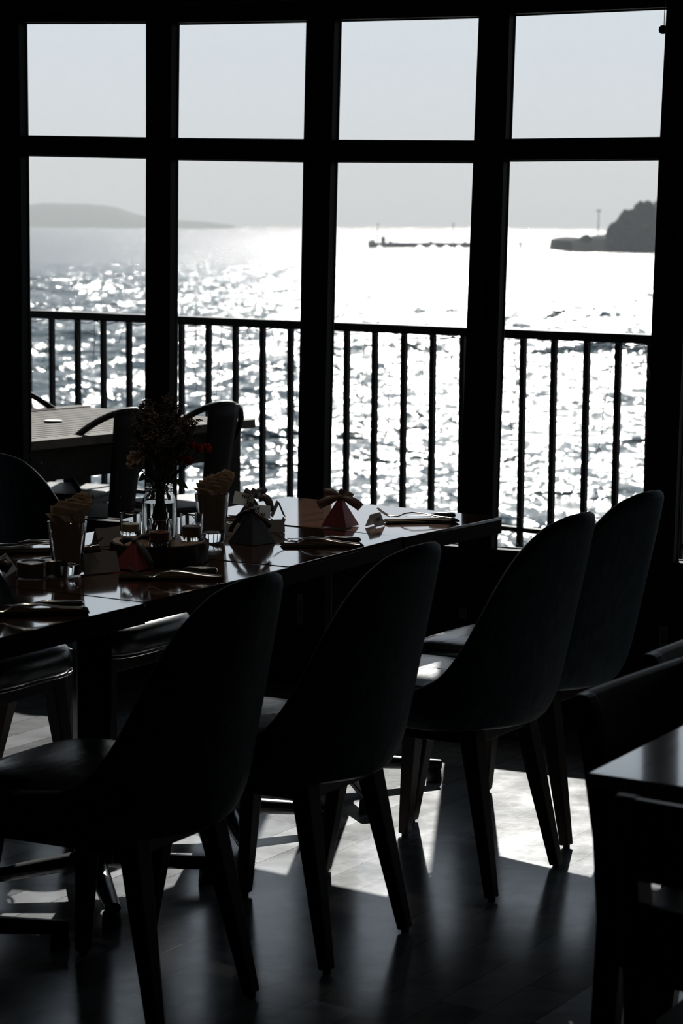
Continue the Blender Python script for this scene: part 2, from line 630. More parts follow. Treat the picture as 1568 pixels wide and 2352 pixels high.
pitchw = (ops[3]['L'][1] - ops[0]['L'][1]) / 3
allops = [reg(ops[0], -2 * pitchw), reg(ops[0], -pitchw)] + ops + [reg(ops[3], pitchw + .005), reg(ops[3], 2 * pitchw), reg(ops[3], 3 * pitchw)]
mids = [(allops[i]['R'][1] + allops[i + 1]['L'][1]) / 2 for i in range(len(allops) - 1)]
half = (mids[1] - mids[0]) / 2
mids = [mids[0] - pitchw] + mids + [mids[-1] + pitchw]
ZHEAD = 2.24
ZSILL = ZS - .06
S0, S1 = mids[0], mids[-1]
GAP = .0015
for i, o in enumerate(allops):
    a, b = mids[i] + GAP, mids[i + 1] - GAP
    mb = MB()

    def seg(c):     # a piece of the frame with any four-sided outline in the wall plane, TB deep
        mb.hexa([wp(s, 0, z) for s, z in c], [wp(s, -TB, z) for s, z in c])
    L, R = o['L'], o['R']
    up = [(L[0], o['zt'][0]), (R[0], o['zt'][1]), (R[1], o['zu'][1]), (L[1], o['zu'][0])]
    lo = [(L[2], o['zl'][0]), (R[2], o['zl'][1]), (R[3], ZS), (L[3], ZS)]
    # left stile, right stile, head, transom, bottom rail
    seg([(a, ZSILL), lo[3], lo[0], (a, lo[0][1])])
    seg([(a, lo[0][1]), lo[0], up[3], (a, up[3][1])])
    seg([(a, up[3][1]), up[3], up[0], (a, ZHEAD)])
    seg([(b, ZSILL), lo[2], lo[1], (b, lo[1][1])])
    seg([(b, lo[1][1]), lo[1], up[2], (b, up[2][1])])
    seg([(b, up[2][1]), up[2], up[1], (b, ZHEAD)])
    seg([(a, ZHEAD), (b, ZHEAD), up[1], up[0]])
    seg([up[3], up[2], lo[1], lo[0]])
    seg([(a, ZSILL), (b, ZSILL), lo[2], lo[3]])
    win = mb.build('window_%d' % (i + 1), M['frame'])
    tag(win, kind='structure')
    for nm, q in (('upper_pane', up), ('lower_pane', lo)):
        g = MB()
        g.hexa([wp(s, -.026, z) for s, z in q], [wp(s, -.030, z) for s, z in q])
        # one clear sheet: only its front face carries the glass so the sun is filtered once
        gm = MB().add([wp(s, -.028, z) for s, z in q], [(0, 1, 2, 3)])
        gm.build(nm, M['pane'], win)
    # glazing bead round the lower pane, a little proud of the glass
    bd = MB()
    for q in (up, lo):
        cs = sum(p[0] for p in q) / 4
        cz = sum(p[1] for p in q) / 4
        for k in range(4):
            p0, p1 = q[k], q[(k + 1) % 4]
            bd.beam(wp(p0[0], -TB + .004, p0[1]), wp(p1[0], -TB + .004, p1[1]), .007, .007, side=NW)
    bd.build('glazing_bead', M['frame'], win)

# centre grooves where neighbouring frames meet are the GAPs; back them with posts
posts = MB()
for s in mids[1:-1]:
    wbox(posts, s - .02, s + .02, -TB - .03, -TB - .001, ZSILL, ZHEAD)
tag(posts.build('trim_1', M['frame']), kind='structure')

RS0, RS1, RN1, RZ = -3.6, 5.2, 8.6, 2.62
mb = MB()
wbox(mb, RS0, RS1, -.16, 0, -.02, ZSILL - .002)
wbox(mb, RS0, RS1, -.16, 0, ZHEAD + .002, RZ)
wbox(mb, RS0, S0 - .002, -.16, 0, ZSILL - .002, ZHEAD + .002)
wbox(mb, S1 + .002, RS1, -.16, 0, ZSILL - .002, ZHEAD + .002)
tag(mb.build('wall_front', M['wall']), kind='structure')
for nm, a in (('wall_left', (RS0 - .1, RS0, 0, RN1)), ('wall_right', (RS1, RS1 + .1, 0, RN1)), ('wall_back', (RS0, RS1, RN1, RN1 + .1))):
    mb = MB()
    wbox(mb, *a, -.02, RZ)
    tag(mb.build(nm, M['side_wall']), kind='structure')
mb = MB()
wbox(mb, RS0 - .1, RS1 + .1, -.16, RN1 + .1, RZ, RZ + .1)
tag(mb.build('ceiling', M['ceiling']), kind='structure')
mb = MB()
wbox(mb, RS0 - .1, RS1 + .1, 0, RN1 + .1, -.06, 0)
ADIR = Vector((.545, .838, 0)).normalized()
tag(mb.build('floor', floor_mat(math.atan2(ADIR.y, ADIR.x))), kind='structure')
mb = MB()
wbox(mb, RS0, RS1, .0005, .012, 0, .020)
tag(mb.build('baseboard_front', M['frame'], bevel=.003), kind='structure')
mb = MB()
wbox(mb, S0, S1, .0005, .03, ZSILL - .022, ZSILL + .004)
tag(mb.build('trim_2', M['frame'], bevel=.004), kind='structure')
# unseen eave and canvas drop, added outside to cut the sun on the floor
NE = -2.2
mb = MB()
wbox(mb, RS0 - 3, RS1 + 3, NE, -.165, 3.12, 3.22)
tag(mb.build('shade_eave', M['wall']), kind='structure')
mb = MB()
wbox(mb, mids[5] - .76, mids[6] - .78, NE - .02, NE - .005, 2.55, 3.115)
tag(mb.build('shade_drop', M['canvas']), 'unseen canvas drop added under the eave to shade the floor', 'shade_drop')
mb = MB()
wbox(mb, RS0 - 3, RS1 + 3, -.16, RN1 + .1, RZ + .1, RZ + 3.2)
wbox(mb, RS0 - 3, RS0 - .1, -.16, RN1 + .1, -.1, RZ + .1)
wbox(mb, RS1 + .1, RS1 + 3, -.16, RN1 + .1, -.1, RZ + .1)
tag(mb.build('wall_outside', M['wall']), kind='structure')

# small fittings on the window wall
def plate(px0, px1, py0, py1, label, name='socket_plate', cat='wall plate', slot=True):
    s0, z1 = on_wall(px0, py0, .01)
    s1, z0 = on_wall(px1, py1, .01)
    c = wp((s0 + s1) / 2, .0075, (z0 + z1) / 2)
    t = thing(name, label, cat, c, -WA)
    wd, hh = abs(s1 - s0), abs(z1 - z0)
    MB().box((0, 0, 0), (wd, .013, hh)).build('cover', M['plate'], t, bevel=.002)
    MB().box((0, -.008, 0), (wd * .45, .005, hh * .55)).build('recess', M['rubber'], t, bevel=.001)


plate(682, 696, 1362, 1436, 'tall slim metal plate on the dark wall under the second table', 'flush_handle', 'door handle')
plate(1056, 1072, 1395, 1422, 'small square wall socket plate under the third window', 'wall_socket', 'socket')
plate(1515, 1533, 1436, 1490, 'upright wall socket plate behind the wooden chairs at right', 'wall_socket', 'socket')
s0, z1 = on_wall(343, 252, .01)
s1, z0 = on_wall(356, 281, .01)
lt = thing('window_latch', 'small metal latch on the post between first and second window', 'latch', wp((s0 + s1) / 2, .0, (z0 + z1) / 2), -WA)
MB().box((0, -.006, 0), (s1 - s0, .010, z1 - z0)).build('keeper', M['plate'], lt, bevel=.002)
MB().box((0, -.015, 0), (.008, .010, .022)).build('catch', M['frame'], lt, bevel=.002)
MB().box((.018, -.008, 0), (.022, .014, .05)).build('lever', M['frame'], lt, bevel=.003)
# blind cord with ball
p = aty(1522, 68, 6.35)
bc = thing('blind_cord', 'thin pull cord with black ball in front of the last window', 'cord', p)
MB().lathe([(0, -.0125), (.006, -.0115), (.011, -.007), (.0125, 0), (.011, .007), (.006, .0115), (0, .0125)], 20).build('ball', M['frame'], bc, smooth=.8)
MB().tube([(0.003, 0, .012), (.006, 0, .2), (.007, 0, RZ - p.z - .001)], .0012, 6).build('string', M['wire'], bc)

# ------------------------------------------------------------------ outside: balcony, railing
DECKN = -3.05
mb = MB()
wbox(mb, -6, 5.5, DECKN, -.165, -.12, -.01)
tag(mb.build('balcony_floor', M['deck_floor']), kind='structure')

RAILZ = 1.08
ra = at(70, 712, RAILZ)
rb = at(1490, 768, RAILZ)
rd = (rb - ra).normalized()
rn = Vector((-rd.y, rd.x, 0))
RA, RB = ra - rd * 1.2, rb + rd * 1.2
rl = thing('balcony_railing', 'black iron balcony railing with square bars outside the windows', 'railing', (RA.x, RA.y, 0))
off = Vector((RA.x, RA.y, 0))
LEN = (RB - RA).length
MB().beam(RA - off - Vector((0, 0, .02)), RB - off - Vector((0, 0, .02)), .04, .055, side=(0, 0, 1)).build('top_rail', M['rail'], rl, bevel=.005)
zbr = .20
MB().beam(Vector((0, 0, zbr)), Vector(((RB - RA).x, (RB - RA).y, zbr)), .022, .03, side=(0, 0, 1)).build('bottom_rail', M['rail'], rl, bevel=.003)


def rail_pos(px, py=880):
    r = ray(px, py)
    n = Vector((rn.x, rn.y, 0))
    k = (RA - EYE).dot(n) / r.dot(n)
    q = EYE + r * k
    return (Vector((q.x, q.y, 0)) - Vector((RA.x, RA.y, 0))).dot(rd)


bars = [120, 179, 238, 297, 356, 417, 479, 541, 603, 667, 731, 796, 860, 927, 993, 1062, 1131, 1200, 1271, 1346, 1418, 1492]
pos = [rail_pos(x) for x in bars]
stp = (pos[-1] - pos[0]) / (len(pos) - 1)
pos = [pos[0] - stp * k for k in (3, 2, 1)] + pos + [pos[-1] + stp * k for k in (1, 2, 3, 4)]
for s in pos:
    if s < .01 or s > LEN - .01: continue
    c = rd * s
    MB().beam(c + Vector((0, 0, -.01)), c + Vector((0, 0, RAILZ - .04)), .0235, .0235, side=rd).build('baluster', M['rail'], rl)
for s in (.02, LEN / 2 + .07, LEN - .02):
    c = rd * s - rn * .03
    MB().beam(c + Vector((0, 0, -.01)), c + Vector((0, 0, RAILZ - .04)), .045, .045, side=rd).build('post', M['rail'], rl)

# fairy light wire wound along the rail with thin drops hanging from it
fl = MB()
rnd = random.Random(3)
base = off + Vector((0, 0, 0))
for k in range(int(LEN / .16)):
    s0 = .08 + k * .16 + rnd.uniform(-.03, .03)
    if s0 > LEN - .3: break
    p0 = base + rd * s0 - rn * .034 + Vector((0, 0, RAILZ - .035 - rnd.uniform(0, .012)))
    p1 = base + rd * (s0 + .16) - rn * .034 + Vector((0, 0, RAILZ - .035 - rnd.uniform(0, .012)))
    mid = (p0 + p1) / 2 - Vector((0, 0, rnd.uniform(.004, .02)))
    fl.tube([p0, mid, p1], .0022, 5)
    ln = rnd.choice((.12, .22, .34, .48))
    q = [p0]
    nseg = int(ln / .035) + 2
    x = rnd.uniform(-.3, .3)
    for j in range(nseg):
        x = x * .6 + rnd.uniform(-.35, .35)
        q.append(q[-1] + rd * (x * .026) + rn * rnd.uniform(-.004, .004) + Vector((0, 0, -ln / nseg)))
    fl.tube(q, .0015, 5)
    for j in range(2, len(q), 2):
        d = rd * rnd.choice((-1, 1)) * rnd.uniform(.008, .024) + Vector((0, 0, rnd.uniform(-.012, .008)))
        fl.tube([q[j], q[j] + d], [.0014, .0022], 5)
tag(fl.build('fairy_lights', M['wire'], loc=(0, 0, 0)), 'tangled fairy light wire hanging in drops along the iron railing', 'string lights')

# ------------------------------------------------------------------ outdoor table and metal chairs
oc = at(587, 963, .75)
of = at(180, 930, .75)
od = (of - oc)
od.z = 0
OLEN = od.length
od.normalize()
on_ = Vector((-od.y, od.x, 0))
if on_.y > 0: on_ = -on_             # from the end edge toward the left, near side
TL = 1.32
ot = thing('patio_table', 'weathered slatted wooden table outside on the balcony', 'table', (oc.x, oc.y, 0), math.atan2(od.y, od.x))
# local x runs along the end edge, local y (or -y) along the long edge
sg = 1 if Vector((-od.y, od.x, 0)).dot(on_) > 0 else -1
rim = MB()
rim.box((.035, sg * TL / 2, .733), (.07, TL, .034))
rim.box((OLEN - .035, sg * TL / 2, .733), (.07, TL, .034))
rim.build('top_border', M['deck_wood'], ot, bevel=.003)
nsl = 24
for k in range(nsl):
    yy = sg * (.004 + (k + .5) * TL / nsl)
    MB().box((OLEN / 2, yy, .732), (OLEN - .144, TL / nsl - .012, .026)).build('slat', M['deck_wood'], ot, bevel=.002)
ap = MB()
ap.box((.05, sg * TL / 2, .655), (.03, TL - .12, .12))
ap.box((OLEN - .05, sg * TL / 2, .655), (.03, TL - .12, .12))
ap.box((OLEN / 2, sg * .07, .655), (OLEN - .12, .03, .12))
ap.box((OLEN / 2, sg * (TL - .07), .655), (OLEN - .12, .03, .12))
ap.build('apron', M['deck_floor'], ot, bevel=.003)
for lx in (.08, OLEN - .08):
    for ly in (.09, TL - .09):
        MB().box((lx, sg * ly, .352), (.085, .085, .724)).build('leg', M['deck_floor'], ot, bevel=.004)
hc = at(122, 967, .75)
MB().lathe([(0, .003), (.035, .003), (.038, .0), (.035, -.003), (0, -.003)], 24).build('parasol_hole_cover', M['tin'], ot, smooth=.6,
      loc=Matrix.Rotation(-math.atan2(od.y, od.x), 3, 'Z') @ (hc - Vector((oc.x, oc.y, 0))))


def tin_chair(label, loc, rz):
    """stamped metal cafe chair: bent tube arch, tapered splat, square seat, four flared legs"""
    t = thing('metal_cafe_chair', label, 'chair', loc, rz, 'metal chairs round the patio table')
    s = MB()
    s.box((0, 0, .435), (.36, .36, .022))
    s.box((0, 0, .413), (.345, .345, .03))
    s.build('seat', M['tin_chair'], t, bevel=.009, seg=3)
    arch = []
    for k in range(33):
        a = PI * k / 32
        x = -.215 * math.cos(a)
        zz = .45 + .40 * min(1, (math.sin(a)) ** .62)
        back = math.sin(a)
        arch.append((x * (1 - .10 * (1 - back)), .13 - .36 * back ** .8 - .04 * back, zz))
    arch = [(arch[0][0], arch[0][1] + .02, .42)] + arch + [(arch[-1][0], arch[-1][1] + .02, .42)]
    MB().tube(arch, .0125, 10).build('back_arch', M['tin_chair'], t, smooth=.9)
    g = []
    for k in range(9):
        f = k / 8
        z = lerp(.43, .845, f)
        y = lerp(-.19, -.272, f)
        hw = lerp(.055, .072, f)
        g.append([Vector((hw * u, y - .010 * (1 - u * u), z)) for u in (-1, -.6, -.2, .2, .6, 1)])
    sp = MB().grid(g).build('splat', M['tin_chair'], t, smooth=1.0)
    md = sp.modifiers.new('thickness', 'SOLIDIFY')
    md.thickness = .006
    for x in (-1, 1):
        for y in (-1, 1):
            MB().beam((x * .155, y * .155, .42), (x * .20, y * .21 - .01, .0), .05, .03, .024, .018, side=(1, 0, 0)).build('leg', M['tin_chair'], t, bevel=.004)
    return t


def deg(a):
    return a * PI / 180


def rz_of(f):
    return math.atan2(-f[0], f[1])


OF = -on_.cross(Vector((0, 0, 1)))
ofd = od                                      # chairs on the near side face along the end edge direction
b1 = Vector((-.78, 8.02, 0))
b2 = Vector((-.455, 8.36, 0))
ofd = Matrix.Rotation(deg(-14), 3, 'Z') @ od
o1 = tin_chair('bronzed metal chair outside, its arch rising left of the flower vase', tuple(b1 + ofd * .27 + Vector((0, 0, -.01))), rz_of(ofd))
o2 = dup(o1, tuple(b2 + ofd * .27 + Vector((0, 0, -.01))), rz_of(ofd), 'bronzed metal chair outside behind the napkin tumbler, right end of patio table')
o3 = dup(o1, (-1.12, 8.95, -.01), rz_of((.95, -.3)), 'bronzed metal chair on the railing side of the patio table')

# ------------------------------------------------------------------ sea, hill, pier, headland
SEA = -4.0
wr = random.Random(21)
WAVES = []
for k in range(22):
    lam = 1.5 * (9.0 / 1.5) ** wr.random()
    dr = PI / 2 + .25 + wr.gauss(0, .38)
    WAVES.append((2 * PI / lam * math.cos(dr), 2 * PI / lam * math.sin(dr), wr.uniform(0, 2 * PI), lam * .0092))


def sea_z(x, y, f):
    if f <= 0: return SEA
    wx = 2.2 * noise.noise(Vector((x * .11, y * .08, 1.7)))
    wy = 2.2 * noise.noise(Vector((x * .11, y * .08, 7.3)))
    g_ = .55 + .9 * max(0, noise.noise(Vector((x * .05, y * .035, 4.0))) + .35)
    h_ = 0
    for kx, ky, ph, am in WAVES:
        h_ += am * math.sin(kx * (x + wx) + ky * (y + wy) + ph)
    return SEA + f * g_ * h_


ys = [14.0]
while ys[-1] < 330:
    ys.append(ys[-1] + max(.33, ys[-1] * .0052))
xs = [-62 + .42 * k for k in range(int(128 / .42) + 1)]
P = []
for y in ys:
    fy = min(1, (y - 14) / 10) * min(1, max(0, (325 - y) / 150))
    row = []
    for x in xs:
        inside = abs(x - 2) < y * .19 + 9
        fx = min(1, max(0, (min(x - xs[0], xs[-1] - x)) / 10))
        row.append(Vector((x, y, sea_z(x, y, fx * fy) if inside else SEA)))
    P.append(row)
mb = MB().grid(P)
X0, X1, Y0, Y1 = xs[0], xs[-1], ys[0], ys[-1]
for q in (((-3500, Y0), (X0, Y0), (X0, Y1), (-3500, Y1)), ((X1, Y0), (3500, Y0), (3500, Y1), (X1, Y1)), ((-3500, Y1), (3500, Y1), (3500, 4700), (-3500, 4700))):
    mb.add([(a_, b_, SEA) for a_, b_ in q], [(0, 1, 2, 3)])
tag(mb.build('sea', sea_mat(), smooth=3.0), kind='structure')

# far hill
hy = 2300.0
top = [(-160, 492), (-60, 480), (30, 471), (70, 470), (100, 467), (200, 468.5), (240, 472), (270, 479), (300, 488), (325, 494), (350, 500), (400, 506), (470, 512), (540, 518)]
g = []
for px, py in top:
    a = aty(px, py, hy)
    row = []
    for k in range(7):
        f = k / 6
        yy = hy - 260 + 520 * f
        row.append(Vector((a.x * yy / hy, yy, SEA - 1 + (a.z - SEA + 1) * math.sin(PI * f) ** .8 + (noise.noise(Vector((px * .05, k * .7, 3))) * 2 if 0 < k < 6 else 0))))
    g.append(row)
tag(MB().grid(g).build('distant_hill', M['hill'], smooth=.9), 'long flat-topped hazy hill across the water', 'hill')

# pier
PY = 500.0
pr = thing('pier', 'low concrete pier with arches running out from the headland', 'pier', tuple(aty(960, 567, PY) * 1.0))
pr.location.z = SEA
po = Vector(pr.location)


def pp(px, py, dy=0.0):
    return aty(px, py, PY) - po + Vector((0, dy, 0))


def arch_wall(mb, x0, x1, ytop, ybot, arches, dy0=-2.5, dy1=2.5):
    """solid quay wall with arched openings along its foot"""
    xs = [x0]
    cuts = []
    for c, hw, hh in arches:
        for k in range(9):
            u = -1 + k / 4
            cuts.append((c + u * hw, ybot - hh * math.sqrt(max(0, 1 - u * u))))
    prof = [(x0, ybot)] + cuts + [(x1, ybot)]
    for (xa, ya), (xb, yb) in zip(prof, prof[1:]):
        if xb - xa < .01: continue
        lo = [pp(xa, ya, dy0), pp(xb, yb, dy0), pp(xb, yb, dy1), pp(xa, ya, dy1)]
        hi = [pp(xa, ytop, dy0), pp(xb, ytop, dy0), pp(xb, ytop, dy1), pp(xa, ytop, dy1)]
        mb.hexa(lo, hi)


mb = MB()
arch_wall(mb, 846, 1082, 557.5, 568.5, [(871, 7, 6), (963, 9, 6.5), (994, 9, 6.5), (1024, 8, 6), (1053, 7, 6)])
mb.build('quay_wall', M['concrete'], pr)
mb = MB()
for a, b, t in ((846, 851, 553), (852, 860, 551), (893, 900, 553.5), (986, 991, 553), (1064, 1069, 554)):
    mb.hexa([pp(a, 558, -1), pp(b, 558, -1), pp(b, 558, 1), pp(a, 558, 1)], [pp(a, t, -1), pp(b, t, -1), pp(b, t, 1), pp(a, t, 1)])
mb.build('bollard_row', M['concrete'], pr)
mb = MB()
mb.hexa([pp(875, 558, -1.5), pp(884, 558, -1.5), pp(884, 558, 1.5), pp(875, 558, 1.5)], [pp(875, 545, -1.5), pp(884, 545, -1.5), pp(884, 545, 1.5), pp(875, 545, 1.5)])
mb.hexa([pp(874, 545, -1.7), pp(885, 545, -1.7), pp(885, 545, 1.7), pp(874, 545, 1.7)], [pp(874, 543.5, -1.7), pp(885, 543.5, -1.7), pp(885, 543.5, 1.7), pp(874, 543.5, 1.7)])
mb.build('lookout_hut', M['concrete'], pr)
mb = MB()
mb.hexa([pp(1080, 561, -1.2), pp(1318, 556.5, -1.2), pp(1318, 556.5, 1.2), pp(1080, 561, 1.2)], [pp(1080, 558.8, -1.2), pp(1318, 554, -1.2), pp(1318, 554, 1.2), pp(1080, 558.8, 1.2)])
mb.build('footbridge', M['concrete'], pr)
mb = MB()
for k in range(21):
    x = 1082 + k * 11.5
    yb = 559 - (x - 1080) * .02
    mb.tube([pp(x, yb, -1.1), pp(x, yb - 9.5, -1.1)], .045, 5)
mb.tube([pp(1082, 549.5, -1.1), pp(1315, 544.7, -1.1)], .05, 5)
mb.tube([pp(1082, 554, -1.1), pp(1315, 549.3, -1.1)], .03, 5)
mb.build('footbridge_rail', M['concrete'], pr)
for x in (1133, 1195, 1274):
    mb = MB()
    yb = 560 - (x - 1080) * .02
    mb.hexa([pp(x - 1.6, 572, -1), pp(x + 1.6, 572, -1), pp(x + 1.6, 572, 1), pp(x - 1.6, 572, 1)], [pp(x - 1.6, yb, -1), pp(x + 1.6, yb, -1), pp(x + 1.6, yb, 1), pp(x - 1.6, yb, 1)])
    mb.hexa([pp(x - 2, yb + 3.5, -1.1), pp(x + 2, yb + 3.5, -1.1), pp(x + 2, yb + 3.5, 1.1), pp(x - 2, yb + 3.5, 1.1)], [pp(x - 5, yb, -1.1), pp(x + 5, yb, -1.1), pp(x + 5, yb, 1.1), pp(x - 5, yb, 1.1)])
    mb.build('bridge_pillar', M['concrete'], pr)
for (x, y0, y1, lab) in ((867, 557, 516, 'thin lamp post at the seaward tip of the pier'), (1040, 557, 515, 'thin lamp post midway along the stone pier'), (1373, 552, 484, 'tall twin-headed lamp post beside the headland trees')):
    b = aty(x, y0, PY)
    lp = thing('lamp_post', lab, 'lamp post', tuple(b))
    hgt = (y0 - y1) * PY / F
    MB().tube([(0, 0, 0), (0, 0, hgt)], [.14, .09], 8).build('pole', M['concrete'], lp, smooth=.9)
    hd = MB()
    if x > 1300:
        hd.box((0, 0, hgt), (.8, .15, .12))
        hd.box((-.32, 0, hgt - .1), (.3, .3, .35))
        hd.box((.32, 0, hgt - .1), (.3, .3, .35))
    else:
        hd.box((0, 0, hgt), (.35, .3, .25))
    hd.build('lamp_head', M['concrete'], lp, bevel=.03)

# headland: rocky quay and trees
HY = 470.0
g = []
edge = [(1310, 553), (1330, 548), (1350, 546), (1372, 550), (1395, 549), (1420, 545), (1460, 540), (1510, 538), (1600, 536), (1700, 534)]
for px, py in edge:
    a = aty(px, py, HY)
    foot = SEA - 1
    row = []
    for k in range(9):
        f = k / 8
        yy = HY - (8 + max(0, px - 1380) * .07) + (60 + max(0, px - 1380) * .1) * f
        hfac = min(1, f * 9) if f < .5 else min(1, (1 - f) * 9)
        row.append(Vector((a.x, yy, foot + (a.z - foot) * hfac + noise.noise(Vector((px * .11, k, 1))) * .4 * (0 < k < 8))))
    g.append(row)
tag(MB().grid(g).build('headland', M['rock']), 'rocky headland meeting the water at the pier root', 'headland')
ar = MB()
for c, r in ((1364, 6.0), (1381, 5.0)):
    ar.tube([aty(c + r * math.cos(PI * k / 10), 552 - 9 * math.sin(PI * k / 10), HY - 4) for k in range(11)], .16, 5)
tag(ar.build('arched_railing', M['concrete']), 'small railing of round arches below the tall lamp post', 'railing')


def far_tree(px, py_top, py_base, wpx, dy, label, seed):
    y = HY + dy
    top, basep = aty(px, py_top, y), aty(px, py_base, y)
    t = thing('headland_tree', label, 'tree', tuple(basep), 0, 'trees on the headland')
    hgt = top.z - basep.z
    wd = wpx * y / F
    rn_ = random.Random(seed)
    mb = MB()
    for k in range(16):
        f = (k + .5) / 16
        an = k * 2.4
        rad = wd * .30 * math.sin(PI * min(1, .25 + f * .72)) ** .7
        c = Vector((math.cos(an) * rad, math.sin(an) * rad * .8, hgt * (.16 + .74 * f)))
        r = wd * (.27 - .12 * f) + hgt * .03
        bm = bmesh.new()
        bmesh.ops.create_icosphere(bm, subdivisions=3, radius=1)
        vs = []
        for v in bm.verts:
            d = v.co.normalized()
            n = noise.fractal(d * 2.2 + Vector((seed, k, 0)), .8, 2.0, 4)
            vs.append(c + Vector((d.x, d.y, d.z * .8)) * r * (1 + .45 * n))
        mb.add(vs, [[v.index for v in f_.verts] for f_ in bm.faces])
        bm.free()
    # loose leaf sprays breaking the outline
    for k in range(420):
        d = Vector((rn_.gauss(0, 1), rn_.gauss(0, 1), rn_.gauss(0, 1))).normalized()
        f = rn_.uniform(.12, 1)
        an = rn_.uniform(0, 2 * PI)
        rad = wd * .5 * math.sin(PI * min(1, .25 + f * .70)) ** .7
        c = Vector((math.cos(an) * rad, math.sin(an) * rad * .8, hgt * (.08 + .92 * f)))
        s_ = rn_.uniform(.2, .55)
        e1 = d.orthogonal().normalized()
        e2_ = d.cross(e1)
        mb.add([c + e1 * s_, c + e2_ * s_ * .5, c - e1 * s_, c - e2_ * s_ * .5], [(0, 1, 2, 3)])
    mb.build('crown', M['foliage'], t)
    MB().tube([(0, 0, -.5), (0, 0, hgt * .5)], [wd * .06, wd * .03], 8).build('trunk', M['rock'], t)


for a in ((1345, 541, 553, 22, -4, 'low bush at the start of the stone pier', 1),
          (1412, 512, 556, 40, 0, 'first tree of the headland, smallest and nearest the lamp post', 2),
          (1440, 482, 562, 58, 4, 'mid-height headland tree between small and tall ones', 3),
          (1478, 462, 566, 78, 8, 'tall dark headland tree before the last window post', 4),
          (1532, 444, 566, 95, 12, 'tallest headland tree, mostly behind the last window post', 5),
          (1428, 530, 572, 46, -8, 'shoreline shrub in front of the headland trees', 6),
          (1478, 520, 577, 70, -12, 'broad shoreline tree low at the right end of the water', 7),
          (1600, 440, 566, 110, 14, 'headland tree beyond the right window post', 8)):
    far_tree(*a)

# haze over the water
hz, nt, out = newmat('sea_haze')
vs_ = N(nt, 'VolumeScatter')
vs_.inputs['Color'].default_value = (.91, .95, 1, 1)
vs_.inputs['Density'].default_value = .00048
vs_.inputs['Anisotropy'].default_value = .0
va_ = N(nt, 'VolumeAbsorption')
va_.inputs['Color'].default_value = (0, 0, 0, 1)
va_.inputs['Density'].default_value = .00002
ad_ = N(nt, 'AddShader')
nt.links.new(vs_.outputs[0], ad_.inputs[0])
nt.links.new(va_.outputs[0], ad_.inputs[1])
nt.links.new(ad_.outputs[0], out.inputs['Volume'])
mb = MB()
mb.box((0, 120 + 2400, 35), (6400, 4800, 90))
HAZE = tag(mb.build('haze', hz), 'thin sea haze veiling the far shore', 'haze', kind='stuff')

# ------------------------------------------------------------------ dining tables
P_c = at(1153, 1187, .75)
P_0 = at(929, 1234, .75)
P_1 = at(665, 1303, .75)
P_2 = at(330, 1383, .75)
AV = (P_c - P_2).normalized()
BV = Vector((-AV.y, AV.x, 0))
TANG = math.atan2(AV.y, AV.x)
TD = (at(640, 1145, .75) - P_c).length
NEAR = [P_c, P_0, P_1, P_2, P_2 - AV * .55]
TABLES = []
tlab = ['brown dining table nearest the windows, its far corner before the balcony',
        'brown dining table second from the windows, under the dark tagged gift box',
        'brown dining table third from the windows, carrying the log slice centrepiece',
        'brown dining table at the left edge, cut off by the picture']
_dv = at(982, 1815, 0) - at(818, 1892, 0)
ARM0 = math.atan2(_dv.y, _dv.x) - PI / 4
for k in range(4):
    a, b = NEAR[k + 1], NEAR[k]
    ln = (b - a).length
    # each table sits a few millimetres off its neighbour's line
    offn = (0, .004, 0, -.006)[k]
    mid = a + (b - a) * .5
    u = (b - a).normalized()
    nrm = Vector((-u.y, u.x, 0))
    dpt = TD + (0, .0, .0, .0)[k]
    c = mid + nrm * (dpt / 2 + offn)
    ang = math.atan2(u.y, u.x)
    zz = (.75, .7515, .75, .749)[k]
    t = thing('dining_table', tlab[k], 'table', (c.x, c.y, 0), ang, 'dining tables pushed together in a row')
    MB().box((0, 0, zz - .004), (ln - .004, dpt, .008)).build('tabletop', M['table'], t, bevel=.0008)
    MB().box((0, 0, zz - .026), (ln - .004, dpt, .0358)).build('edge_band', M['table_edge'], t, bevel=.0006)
    MB().box((0, 0, zz - .048), (.30, .30, .008)).build('mounting_plate', M['metal'], t, bevel=.002)
    MB().box((0, 0, (zz - .052 + .07) / 2), (.08, .08, zz - .052 - .07), ARM0 - ang).build('column', M['metal'], t, bevel=.006)
    for q in range(4):
        an = ARM0 - ang + q * PI / 2
        d = Vector((math.cos(an), math.sin(an), 0))
        am = MB()
        am.tube([d * .03 + Vector((0, 0, .075)), d * .12 + Vector((0, 0, .064)), d * .24 + Vector((0, 0, .050)), d * .285 + Vector((0, 0, .046))], [.026, .024, .020, .018], 12, flat=.8, up=(0, 0, 1))
        ar_ = am.build('base_arm', M['metal'], t, smooth=.9)
        MB().lathe([(0, 0), (.020, 0), (.022, .004), (.020, .032), (.012, .040), (0, .042)], 16, c=tuple(d * .268)).build('foot', M['rubber'], ar_, smooth=.8)
    TABLES.append(t)

